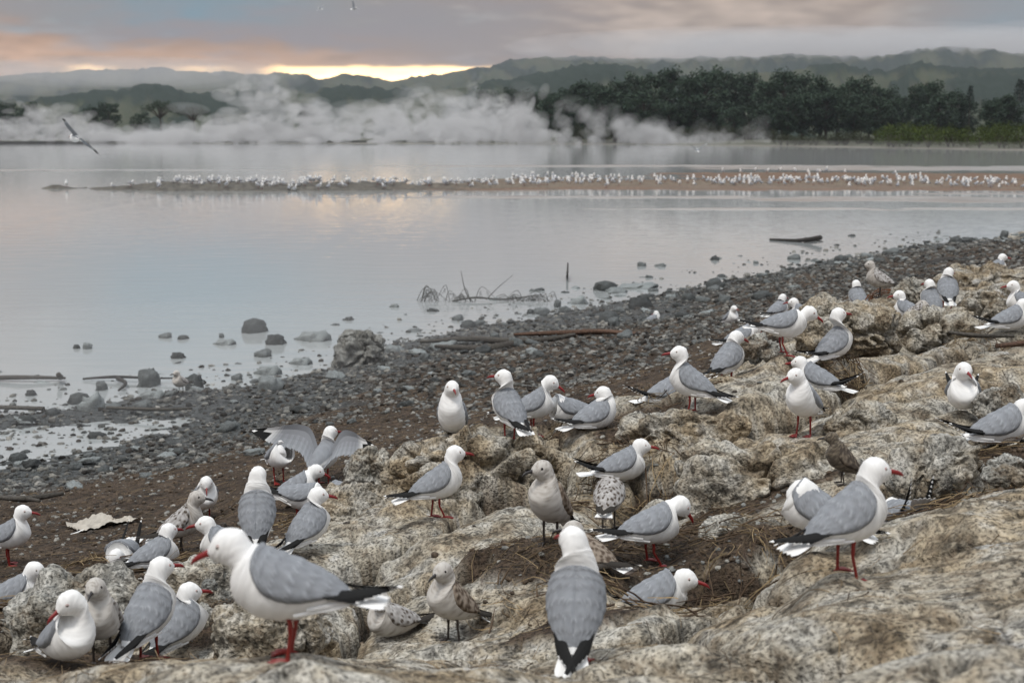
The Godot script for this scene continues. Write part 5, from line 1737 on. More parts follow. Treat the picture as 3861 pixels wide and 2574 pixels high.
const TREES := [
	[9.9944, 1.0, -385.2465, 12.0563, "gum", 0, 1.1648, "gum tree with a broad rounded crown in the dark wood behind the lake", "tall dark gum trees of the wood"],
	[14.659, 1.0, -392.0612, 13.4046, "gum", 4, 1.231, "gum tree with a leaning crown in the dark wood behind the lake", "tall dark gum trees of the wood"],
	[19.2822, 1.0, -390.1499, 14.8532, "gum", 8, 1.2244, "gum tree with a tall narrow crown in the dark wood behind the lake", "tall dark gum trees of the wood"],
	[22.8449, 1.0, -362.6482, 13.4956, "gum", 12, 1.0737, "gum tree with a double-headed crown in the dark wood behind the lake", "tall dark gum trees of the wood"],
	[29.8653, 1.0, -398.0723, 15.5926, "gum", 16, 1.1342, "gum tree with a ragged open crown in the dark wood behind the lake", "tall dark gum trees of the wood"],
	[34.5203, 1.0, -396.6413, 16.9536, "gum", 15, 0.9574, "gum tree with a broad rounded crown in the dark wood behind the lake", "tall dark gum trees of the wood"],
	[37.6456, 1.0, -380.0287, 16.7651, "gum", 19, 1.0014, "gum tree with a leaning crown in the dark wood behind the lake", "tall dark gum trees of the wood"],
	[41.9667, 1.0, -383.0813, 18.0202, "gum", 23, 1.1094, "gum tree with a tall narrow crown in the dark wood behind the lake", "tall dark gum trees of the wood"],
	[44.6305, 1.0, -362.3199, 15.419, "gum", 27, 0.9915, "gum tree with a double-headed crown in the dark wood behind the lake", "tall dark gum trees of the wood"],
	[49.8254, 1.0, -372.8025, 17.1409, "gum", 31, 1.2224, "gum tree with a ragged open crown in the dark wood behind the lake", "tall dark gum trees of the wood"],
	[56.6979, 1.0, -391.6426, 18.269, "gum", 30, 0.9727, "gum tree with a broad rounded crown in the dark wood behind the lake", "tall dark gum trees of the wood"],
	[60.7756, 1.0, -392.5996, 16.5655, "gum", 34, 0.9658, "gum tree with a leaning crown in the dark wood behind the lake", "tall dark gum trees of the wood"],
	[63.4181, 1.0, -385.7608, 16.9923, "gum", 38, 0.9618, "gum tree with a tall narrow crown in the dark wood behind the lake", "tall dark gum trees of the wood"],
	[64.1946, 1.0, -361.7555, 14.5397, "gum", 42, 1.2076, "gum tree with a double-headed crown in the dark wood behind the lake", "tall dark gum trees of the wood"],
	[69.8508, 1.0, -370.1128, 17.1391, "gum", 46, 0.9911, "gum tree with a ragged open crown in the dark wood behind the lake", "tall dark gum trees of the wood"],
	[80.665, 1.0, -399.7899, 17.0747, "gum", 45, 1.2079, "gum tree with a broad rounded crown in the dark wood behind the lake", "tall dark gum trees of the wood"],
	[79.8691, 1.0, -372.8887, 15.156, "gum", 49, 1.2373, "gum tree with a leaning crown in the dark wood behind the lake", "tall dark gum trees of the wood"],
	[86.3151, 1.0, -382.1872, 13.1098, "gum", 53, 1.1437, "gum tree with a tall narrow crown in the dark wood behind the lake", "tall dark gum trees of the wood"],
	[87.8554, 1.0, -369.6736, 15.3688, "gum", 57, 1.2305, "gum tree with a double-headed crown in the dark wood behind the lake", "tall dark gum trees of the wood"],
	[96.4094, 1.0, -388.113, 13.863, "gum", 61, 1.239, "gum tree with a ragged open crown in the dark wood behind the lake", "tall dark gum trees of the wood"],
	[103.0111, 1.0, -395.88, 13.6361, "gum", 60, 1.0186, "gum tree with a broad rounded crown in the dark wood behind the lake", "tall dark gum trees of the wood"],
	[101.7395, 1.0, -374.9912, 10.6653, "gum", 64, 0.9748, "gum tree with a leaning crown in the dark wood behind the lake", "tall dark gum trees of the wood"],
	[103.3594, 1.0, -367.1194, 13.423, "gum", 68, 0.9415, "gum tree with a tall narrow crown in the dark wood behind the lake", "tall dark gum trees of the wood"],
	[107.8623, 1.0, -373.2563, 14.5051, "gum", 72, 1.119, "gum tree with a double-headed crown in the dark wood behind the lake", "tall dark gum trees of the wood"],
	[110.3159, 1.0, -361.4223, 11.8456, "gum", 76, 1.1437, "gum tree with a ragged open crown in the dark wood behind the lake", "tall dark gum trees of the wood"],
	[11.7519, 0.8, -362.2275, 10.8664, "gum", 1, 1.4423, "lower gum tree filling the front row of the dark wood", "tall dark gum trees of the wood"],
	[17.2506, 0.8, -360.2825, 10.1573, "gum", 8, 1.2728, "lower gum tree filling the front row of the dark wood", "tall dark gum trees of the wood"],
	[25.8257, 0.8, -361.2755, 11.9531, "gum", 15, 1.588, "lower gum tree filling the front row of the dark wood", "tall dark gum trees of the wood"],
	[26.8496, 0.8, -354.619, 8.8622, "gum", 22, 1.4814, "lower gum tree filling the front row of the dark wood", "tall dark gum trees of the wood"],
	[32.1053, 0.8, -352.0253, 11.6058, "gum", 29, 1.6321, "lower gum tree filling the front row of the dark wood", "tall dark gum trees of the wood"],
	[39.7498, 0.8, -363.7755, 9.1668, "gum", 36, 1.6268, "lower gum tree filling the front row of the dark wood", "tall dark gum trees of the wood"],
	[45.2791, 0.8, -357.4336, 10.5761, "gum", 43, 1.5602, "lower gum tree filling the front row of the dark wood", "tall dark gum trees of the wood"],
	[50.4855, 0.8, -361.6319, 9.1524, "gum", 50, 1.5939, "lower gum tree filling the front row of the dark wood", "tall dark gum trees of the wood"],
	[54.0833, 0.8, -350.0718, 8.1793, "gum", 57, 1.3863, "lower gum tree filling the front row of the dark wood", "tall dark gum trees of the wood"],
	[62.7251, 0.8, -354.1209, 8.3572, "gum", 64, 1.6197, "lower gum tree filling the front row of the dark wood", "tall dark gum trees of the wood"],
	[67.9339, 0.8, -354.0832, 10.6553, "gum", 71, 1.321, "lower gum tree filling the front row of the dark wood", "tall dark gum trees of the wood"],
	[72.7145, 0.8, -360.2196, 11.4379, "gum", 78, 1.6487, "lower gum tree filling the front row of the dark wood", "tall dark gum trees of the wood"],
	[79.7832, 0.8, -365.1074, 11.9593, "gum", 85, 1.4634, "lower gum tree filling the front row of the dark wood", "tall dark gum trees of the wood"],
	[85.074, 0.8, -358.624, 11.056, "gum", 92, 1.5805, "lower gum tree filling the front row of the dark wood", "tall dark gum trees of the wood"],
	[88.7012, 0.8, -349.7855, 10.1395, "gum", 99, 1.6164, "lower gum tree filling the front row of the dark wood", "tall dark gum trees of the wood"],
	[95.7601, 0.8, -362.4457, 10.1589, "gum", 106, 1.3022, "lower gum tree filling the front row of the dark wood", "tall dark gum trees of the wood"],
	[103.5344, 0.8, -358.8122, 8.3207, "gum", 113, 1.5652, "lower gum tree filling the front row of the dark wood", "tall dark gum trees of the wood"],
	[104.1459, 0.8, -351.2963, 10.1269, "gum", 120, 1.5879, "lower gum tree filling the front row of the dark wood", "tall dark gum trees of the wood"],
	[114.7945, 0.8, -365.0792, 10.377, "gum", 127, 1.5909, "lower gum tree filling the front row of the dark wood", "tall dark gum trees of the wood"],
	[120.7205, 0.8, -356.785, 10.1829, "gum", 134, 1.5418, "lower gum tree filling the front row of the dark wood", "tall dark gum trees of the wood"],
	[109.6908, 0.8, -345.2653, 13.0277, "pine", 3, 0.8, "slim columnar tree at the end of the wood", "trees across the lake"],
	[150.2847, 0.8, -426.7839, 17.5539, "pine", 16, 1.1, "dark conifer beyond the end of the wood", "trees across the lake"],
	[111.5152, 0.8, -334.5976, 9.2024, "gum", 2, 1.2, "low tree between the columnar tree and the conifer", "trees across the lake"],
	[122.5589, 0.8, -355.0317, 10.705, "gum", 8, 1.2, "bluish tree beside the dark conifer", "trees across the lake"],
	[-106.6116, 0.8, -436.1245, 12.3269, "umbrella", 9, 1.0, "flat-topped pine standing alone behind the steam", "trees across the lake"],
	[-96.4769, 0.8, -435.8763, 10.6339, "umbrella", 1, 1.1, "rounded pine next to the flat-topped one", "trees across the lake"],
	[-133.5047, 0.8, -476.423, 11.4464, "gum", 10, 1.3, "dark clump tree behind the left steam", "trees across the lake"],
	[-138.2522, 0.8, -476.256, 10.3076, "gum", 11, 1.3, "squat dark tree behind the left steam", "trees across the lake"],
	[-160.551, 0.8, -476.3812, 11.1617, "gum", 9, 1.4, "grey tree dimmed by the left steam", "trees across the lake"],
	[-171.3131, 0.8, -486.6022, 11.9402, "gum", 10, 1.4, "grey tree at the far end of the left shore", "trees across the lake"],
	[-144.4628, 0.8, -465.7961, 7.8997, "gum", 14, 1.4, "low bush-like tree in the left steam", "trees across the lake"],
	[-65.5647, 0.8, -456.1097, 10.7676, "gum", 3, 1.2, "small tree inside the main steam", "trees across the lake"],
	[-7.5421, 0.8, -446.56, 14.5682, "gum", 15, 1.1, "tree right behind the tall white puff", "trees across the lake"],
	[1.157, 0.8, -426.355, 14.6284, "gum", 12, 1.2, "first dark tree where the wood begins", "trees across the lake"],
	[6.1494, 0.8, -416.0763, 13.4561, "gum", 1, 1.2, "second dark tree where the wood begins", "trees across the lake"],
	[-86.9054, 0.8, -425.2362, 6.9964, "gum", 7, 1.3, "low grey tree by the pale shed", "trees across the lake"],
	[-117.9063, 0.8, -455.6701, 7.7693, "gum", 14, 1.5, "dark hedge tree left of the flat-topped pine", "trees across the lake"],
	[11.9754, 0.6, -348.2133, 4.6723, "bush", 3, 0.9026, "dark understorey shrub at the foot of the wood", "understorey of the wood"],
	[14.2205, 0.6, -355.8174, 3.6564, "bush", 4, 1.2389, "dark understorey shrub at the foot of the wood", "understorey of the wood"],
	[16.2484, 0.6, -348.8281, 5.2671, "bush", 5, 0.9906, "dark understorey shrub at the foot of the wood", "understorey of the wood"],
	[19.1539, 0.6, -354.6391, 4.7953, "bush", 6, 1.3502, "dark understorey shrub at the foot of the wood", "understorey of the wood"],
	[21.1722, 0.6, -352.6318, 4.2071, "bush", 7, 1.3317, "dark understorey shrub at the foot of the wood", "understorey of the wood"],
	[22.611, 0.6, -352.8485, 4.9361, "bush", 8, 1.14, "dark understorey shrub at the foot of the wood", "understorey of the wood"],
	[25.4291, 0.6, -352.6936, 4.9103, "bush", 9, 1.4619, "dark understorey shrub at the foot of the wood", "understorey of the wood"],
	[27.2631, 0.6, -351.5453, 5.4361, "bush", 10, 1.1829, "dark understorey shrub at the foot of the wood", "understorey of the wood"],
	[28.7936, 0.6, -352.4324, 4.5876, "bush", 11, 1.3717, "dark understorey shrub at the foot of the wood", "understorey of the wood"],
	[31.729, 0.6, -353.8665, 4.8157, "bush", 12, 1.2508, "dark understorey shrub at the foot of the wood", "understorey of the wood"],
	[34.0578, 0.6, -354.206, 4.8139, "bush", 13, 1.39, "dark understorey shrub at the foot of the wood", "understorey of the wood"],
	[36.2675, 0.6, -352.4752, 3.6136, "bush", 14, 1.4696, "dark understorey shrub at the foot of the wood", "understorey of the wood"],
	[37.6112, 0.6, -350.9312, 5.1389, "bush", 15, 1.3856, "dark understorey shrub at the foot of the wood", "understorey of the wood"],
	[40.3797, 0.6, -350.2059, 4.1429, "bush", 16, 1.3038, "dark understorey shrub at the foot of the wood", "understorey of the wood"],
	[41.7394, 0.6, -346.7837, 3.9598, "bush", 17, 1.2066, "dark understorey shrub at the foot of the wood", "understorey of the wood"],
	[44.0789, 0.6, -349.5966, 4.2673, "bush", 18, 1.3423, "dark understorey shrub at the foot of the wood", "understorey of the wood"],
	[46.5863, 0.6, -353.0965, 5.419, "bush", 19, 0.912, "dark understorey shrub at the foot of the wood", "understorey of the wood"],
	[48.2805, 0.6, -352.2608, 5.049, "bush", 20, 1.2802, "dark understorey shrub at the foot of the wood", "understorey of the wood"],
	[49.7604, 0.6, -345.4221, 4.528, "bush", 21, 0.9584, "dark understorey shrub at the foot of the wood", "understorey of the wood"],
	[51.0366, 0.6, -346.4843, 4.8223, "bush", 22, 0.9271, "dark understorey shrub at the foot of the wood", "understorey of the wood"],
	[53.1989, 0.6, -345.3547, 4.5393, "bush", 23, 1.0662, "dark understorey shrub at the foot of the wood", "understorey of the wood"],
	[56.9887, 0.6, -351.5883, 5.0084, "bush", 24, 1.4322, "dark understorey shrub at the foot of the wood", "understorey of the wood"],
	[57.7363, 0.6, -349.5204, 4.9165, "bush", 25, 1.087, "dark understorey shrub at the foot of the wood", "understorey of the wood"],
	[60.8591, 0.6, -354.2348, 4.7687, "bush", 26, 0.8252, "dark understorey shrub at the foot of the wood", "understorey of the wood"],
	[62.3799, 0.6, -345.9913, 4.3944, "bush", 27, 1.0376, "dark understorey shrub at the foot of the wood", "understorey of the wood"],
	[66.208, 0.6, -355.5224, 3.926, "bush", 28, 1.0934, "dark understorey shrub at the foot of the wood", "understorey of the wood"],
	[54.4574, 0.3, -290.5703, 3.168, "bush", 0, 1.1995, "dark olive shrub in the thicket on the right shore", "shrubs of the right shore"],
	[55.3703, 0.3, -288.5554, 2.4018, "bush", 1, 1.7776, "dark olive shrub in the thicket on the right shore", "shrubs of the right shore"],
	[55.9427, 0.3, -283.4074, 2.4866, "bush", 2, 1.1007, "dark olive shrub in the thicket on the right shore", "shrubs of the right shore"],
	[57.8438, 0.3, -288.6678, 2.8456, "bush", 3, 1.1985, "dark olive shrub in the thicket on the right shore", "shrubs of the right shore"],
	[61.7918, 0.3, -296.6103, 3.1712, "bush", 4, 1.4022, "dark olive shrub in the thicket on the right shore", "shrubs of the right shore"],
	[59.7464, 0.3, -281.9466, 2.3871, "bush", 5, 1.3658, "dark olive shrub in the thicket on the right shore", "shrubs of the right shore"],
	[65.6217, 0.3, -297.1124, 2.8786, "bush", 6, 1.2819, "dark olive shrub in the thicket on the right shore", "shrubs of the right shore"],
	[64.9768, 0.3, -287.0194, 3.1017, "bush", 7, 1.3234, "dark olive shrub in the thicket on the right shore", "shrubs of the right shore"],
	[66.5201, 0.3, -286.9334, 3.2679, "bush", 8, 1.4339, "dark olive shrub in the thicket on the right shore", "shrubs of the right shore"],
	[67.62, 0.3, -290.0561, 3.0705, "bush", 9, 1.3052, "dark olive shrub in the thicket on the right shore", "shrubs of the right shore"],
	[71.3312, 0.3, -295.1164, 3.649, "bush", 10, 1.4728, "dark olive shrub in the thicket on the right shore", "shrubs of the right shore"],
	[72.8572, 0.3, -297.5976, 2.6301, "bush", 11, 1.272, "dark olive shrub in the thicket on the right shore", "shrubs of the right shore"],
	[69.7331, 0.3, -278.6274, 2.3691, "bush", 12, 1.3052, "dark olive shrub in the thicket on the right shore", "shrubs of the right shore"],
	[73.7085, 0.3, -286.4502, 2.8054, "bush", 13, 1.5227, "dark olive shrub in the thicket on the right shore", "shrubs of the right shore"],
	[73.1799, 0.3, -277.7819, 2.655, "bush", 14, 1.3105, "dark olive shrub in the thicket on the right shore", "shrubs of the right shore"],
	[75.8278, 0.3, -283.155, 3.2458, "bush", 15, 1.4709, "dark olive shrub in the thicket on the right shore", "shrubs of the right shore"],
	[66.9117, 0.4, -254.6691, 4.2676, "bush", 1, 1.0954, "fresh green willow shrub behind the reeds", "shrubs of the right shore", 1],
	[66.3151, 0.4, -249.5576, 4.7503, "bush", 2, 1.2583, "fresh green willow shrub behind the reeds", "shrubs of the right shore", 1],
	[71.4487, 0.4, -259.9406, 5.6659, "bush", 3, 1.1892, "fresh green willow shrub behind the reeds", "shrubs of the right shore", 1],
	[72.2459, 0.4, -259.8944, 4.3726, "bush", 4, 1.1161, "fresh green willow shrub behind the reeds", "shrubs of the right shore", 1],
	[77.0256, 0.4, -271.896, 5.0885, "bush", 5, 0.9959, "fresh green willow shrub behind the reeds", "shrubs of the right shore", 1],
	[70.6331, 0.4, -243.3984, 4.9726, "bush", 6, 1.215, "fresh green willow shrub behind the reeds", "shrubs of the right shore", 1],
	[77.8382, 0.4, -266.8836, 4.4489, "bush", 7, 1.0164, "fresh green willow shrub behind the reeds", "shrubs of the right shore", 1],
	[78.5579, 0.4, -263.6761, 4.0166, "bush", 8, 0.8713, "fresh green willow shrub behind the reeds", "shrubs of the right shore", 1],
	[77.1452, 0.4, -253.8713, 4.7126, "bush", 9, 0.9654, "fresh green willow shrub behind the reeds", "shrubs of the right shore", 1],
	[78.1749, 0.4, -254.1887, 4.1424, "bush", 10, 0.8342, "fresh green willow shrub behind the reeds", "shrubs of the right shore", 1],
	[82.0728, 0.4, -262.1682, 4.2317, "bush", 11, 1.1318, "fresh green willow shrub behind the reeds", "shrubs of the right shore", 1],
	[81.658, 0.4, -257.3771, 3.8546, "bush", 12, 1.2992, "fresh green willow shrub behind the reeds", "shrubs of the right shore", 1],
	[75.0613, 0.4, -230.5043, 3.9393, "bush", 13, 0.9096, "fresh green willow shrub behind the reeds", "shrubs of the right shore", 1],
	[87.3281, 0.4, -264.2549, 4.3959, "bush", 14, 0.8673, "fresh green willow shrub behind the reeds", "shrubs of the right shore", 1],
	[87.4579, 0.4, -262.0816, 5.438, "bush", 15, 1.1053, "fresh green willow shrub behind the reeds", "shrubs of the right shore", 1],
	[78.733, 0.4, -231.8396, 4.3131, "bush", 16, 0.8218, "fresh green willow shrub behind the reeds", "shrubs of the right shore", 1],
	[82.1124, 0.4, -239.3493, 5.3165, "bush", 17, 0.8288, "fresh green willow shrub behind the reeds", "shrubs of the right shore", 1],
	[88.4248, 0.4, -252.0935, 4.0082, "bush", 18, 0.8672, "fresh green willow shrub behind the reeds", "shrubs of the right shore", 1],
	[83.3462, 0.4, -234.7074, 4.3729, "bush", 19, 1.0448, "fresh green willow shrub behind the reeds", "shrubs of the right shore", 1],
	[85.5935, 0.4, -236.1236, 5.3061, "bush", 20, 1.1486, "fresh green willow shrub behind the reeds", "shrubs of the right shore", 1],
	[-145.2801, 0.4, -412.038, 2.8699, "bush", 2, 1.8463, "grey scrub bush low on the left far shore", "scrub of the left shore"],
	[-138.2604, 0.4, -411.879, 3.2289, "bush", 3, 1.631, "grey scrub bush low on the left far shore", "scrub of the left shore"],
	[-134.2734, 0.4, -414.446, 2.8555, "bush", 4, 1.3803, "grey scrub bush low on the left far shore", "scrub of the left shore"],
	[-126.1809, 0.4, -406.7295, 2.5275, "bush", 5, 1.4076, "grey scrub bush low on the left far shore", "scrub of the left shore"],
	[-120.7788, 0.4, -412.6079, 3.4942, "bush", 6, 1.7008, "grey scrub bush low on the left far shore", "scrub of the left shore"],
	[-113.8602, 0.4, -401.7786, 2.7334, "bush", 7, 1.4432, "grey scrub bush low on the left far shore", "scrub of the left shore"],
	[-107.8653, 0.4, -409.0271, 3.1356, "bush", 8, 1.7779, "grey scrub bush low on the left far shore", "scrub of the left shore"],
	[-105.9527, 0.4, -414.0301, 3.5446, "bush", 9, 1.3905, "grey scrub bush low on the left far shore", "scrub of the left shore"],
	[-97.2027, 0.4, -413.1056, 3.2907, "bush", 10, 1.3696, "grey scrub bush low on the left far shore", "scrub of the left shore"],
	[-91.3154, 0.4, -412.6511, 2.4035, "bush", 11, 1.3839, "grey scrub bush low on the left far shore", "scrub of the left shore"],
	[-85.2916, 0.4, -406.4951, 3.2607, "bush", 12, 1.5, "grey scrub bush low on the left far shore", "scrub of the left shore"],
	[-79.6404, 0.4, -406.349, 3.0402, "bush", 13, 1.3819, "grey scrub bush low on the left far shore", "scrub of the left shore"]]
const STEAM := [
	["tall white plume leaning up from the steam bank", -372.0, [Vector2(-72.4, 3.3), Vector2(-70.1, 12.8), Vector2(-67.9, 18.5), Vector2(-65.0, 19.6), Vector2(-61.9, 16.8), Vector2(-59.3, 11.7), Vector2(-55.3, 4.4)], 170, 0.05, 12, 16.0],
	["wide bank of white steam rolling off the far shore", -410.0, [Vector2(-93.6, 0.6), Vector2(-88.6, 1.8), Vector2(-81.1, 7.1), Vector2(-77.3, 15.7), Vector2(-73.5, 20.7), Vector2(-69.8, 20.1), Vector2(-66.0, 15.1), Vector2(-59.7, 12.0), Vector2(-52.2, 9.5), Vector2(-44.7, 8.5), Vector2(-37.1, 9.5), Vector2(-29.6, 11.4), Vector2(-22.1, 12.6), Vector2(-14.6, 11.4), Vector2(-7.0, 11.8), Vector2(-2.0, 12.6), Vector2(2.4, 14.3), Vector2(6.1, 13.9), Vector2(9.3, 11.4)], 640, 0.03, 3, 130.0],
	["dense white foot of the steam bank along the water line", -390.0, [Vector2(-87.9, 1.2), Vector2(-73.5, 3.8), Vector2(-44.9, 4.5), Vector2(-9.1, 5.2), Vector2(8.8, 5.7)], 260, 0.065, 4, 100.0],
	["white steam billowing along the shore before the wood", -334.0, [Vector2(0.4, 8.3), Vector2(2.5, 11.8), Vector2(5.0, 11.9), Vector2(8.6, 10.1), Vector2(13.7, 8.7), Vector2(19.8, 6.7), Vector2(26.0, 5.2), Vector2(33.1, 3.4), Vector2(37.2, 1.4)], 360, 0.062, 9, 14.0],
	["thin drifting steam over the left far shore", -384.0, [Vector2(-145.3, 9.1), Vector2(-138.2, 12.0), Vector2(-131.2, 13.2), Vector2(-124.1, 9.1), Vector2(-115.9, 7.9), Vector2(-111.2, 3.3), Vector2(-103.0, 1.2)], 190, 0.05, 5, 50.0],
	["low wisp of steam before the dark wood", -326.0, [Vector2(32.3, 1.6), Vector2(38.3, 2.2), Vector2(46.3, 2.4), Vector2(50.3, 3.2), Vector2(54.3, 3.2), Vector2(58.3, 2.0), Vector2(63.3, 1.0)], 70, 0.04, 6, 12.0],
	["bluish smoke puff rising behind the steam bank", -520.0, [Vector2(-24.8, 11.4), Vector2(-21.6, 22.4), Vector2(-16.9, 25.5), Vector2(-12.1, 24.0), Vector2(-7.3, 19.2), Vector2(-1.0, 12.9)], 50, 0.05, 7, 14.0],
	["low steam along the shore under the pines", -378.0, [Vector2(-110.6, 1.0), Vector2(-106.0, 2.6), Vector2(-92.1, 3.3), Vector2(-81.7, 3.7), Vector2(-73.6, 3.3)], 90, 0.05, 8, 40.0]]
const MIST := [[Vector3(-12.000, 0.300, -46.000), Vector3(70.000, 1.500, 46.000), 0.002], [Vector3(20.000, 0.300, -48.000), Vector3(50.000, 1.200, 30.000), 0.0035], [Vector3(-30.000, 0.600, -150.000), Vector3(260.000, 3.000, 200.000), 0.0011], [Vector3(-4.200, 0.200, -16.500), Vector3(9.000, 0.700, 7.000), 0.03], [Vector3(-1.500, 0.200, -19.500), Vector3(8.000, 0.600, 6.000), 0.02], [Vector3(-5.500, 0.150, -13.000), Vector3(6.000, 0.600, 4.000), 0.035]]
const CLOUDS := [[Vector3(272.075, 167.185, -2815.980), Vector3(579.446, 59.459, 463.557), 0.0010], [Vector3(395.331, 185.640, -3007.764), Vector3(560.028, 65.041, 448.022), 0.0009], [Vector3(478.173, 180.881, -3084.746), Vector3(463.956, 75.866, 371.165), 0.0008], [Vector3(539.558, 165.448, -3021.249), Vector3(600.305, 80.958, 480.244), 0.0011], [Vector3(606.841, 183.631, -3062.031), Vector3(596.345, 83.738, 477.076), 0.0008], [Vector3(657.538, 174.924, -2881.991), Vector3(580.078, 69.192, 464.062), 0.0012], [Vector3(779.131, 181.376, -2927.341), Vector3(516.495, 62.535, 413.196), 0.0010], [Vector3(889.015, 186.042, -3027.187), Vector3(446.623, 89.898, 357.299), 0.0012], [Vector3(859.888, 174.185, -2791.976), Vector3(503.054, 59.388, 402.443), 0.0008], [Vector3(1002.637, 161.313, -2943.180), Vector3(498.323, 90.143, 398.659), 0.0008], [Vector3(1118.584, 184.851, -3032.489), Vector3(645.563, 66.188, 516.451), 0.0010], [Vector3(1140.023, 176.020, -2876.297), Vector3(620.502, 103.521, 496.402), 0.0008], [Vector3(1216.713, 156.070, -2859.035), Vector3(531.667, 61.983, 425.334), 0.0009], [Vector3(1403.866, 178.620, -3106.955), Vector3(450.291, 81.519, 360.233), 0.0012], [Vector3(1401.289, 172.344, -2936.639), Vector3(631.733, 87.057, 505.386), 0.0007], [Vector3(1499.361, 176.185, -2951.484), Vector3(456.811, 81.705, 365.449), 0.0009], [Vector3(-495.868, 57.433, -1271.384), Vector3(179.114, 24.140, 143.291), 0.0014], [Vector3(-477.567, 52.337, -1331.278), Vector3(153.798, 33.450, 123.038), 0.0014], [Vector3(-455.409, 54.338, -1392.213), Vector3(188.549, 34.086, 150.839), 0.0014], [Vector3(-429.394, 63.381, -1454.180), Vector3(211.531, 31.844, 169.225), 0.0014], [Vector3(-399.522, 66.146, -1515.227), Vector3(234.866, 32.850, 187.893), 0.0014], [Vector3(-365.794, 66.834, -1575.969), Vector3(237.404, 33.724, 189.923), 0.0014], [Vector3(-328.209, 65.296, -1636.384), Vector3(199.069, 42.036, 159.255), 0.0014]]
const NESTS := [
	[Vector3(1.543, 1.607, -6.763), 0.17, 230, "round dark twig nest under the gull with a stretched neck", 0.1],
	[Vector3(0.463, 1.253, -5.801), 0.2, 170, "straw nest in the hollow between boulders", 0.5],
	[Vector3(2.754, 1.597, -7.823), 0.26, 200, "flat nest of dry stalks under a brooding gull", 0.5],
	[Vector3(1.703, 1.607, -4.843), 0.26, 200, "loose straw nest beside the grey cobbles", 0.5],
	[Vector3(-1.693, 0.817, -5.990), 0.22, 230, "ragged nest of sticks on the bare soil", 0.6],
	[Vector3(-1.210, 1.013, -5.412), 0.15, 90, "scrap of nest straw by the sleepy sitting gull", 0.6],
	[Vector3(0.466, 1.227, -4.534), 0.42, 420, "trampled straw bed around the stepping gull", 0.6],
	[Vector3(-1.845, 0.901, -5.194), 0.16, 90, "thin straw ring under the dozing gull", 0.5],
	[Vector3(-0.947, 0.889, -6.304), 0.2, 120, "twig nest in the gap below the bowing gull", 0.5],
	[Vector3(0.788, 1.432, -6.586), 0.16, 70, "few dry twigs on the ridge by the sitting gull", 0.6],
	[Vector3(1.273, 1.391, -4.457), 0.22, 150, "straw lining the hollow of the tipped gull", 0.5],
	[Vector3(0.190, 1.361, -6.474), 0.14, 70, "twigs tangled on the rim among the gulls", 0.6]]
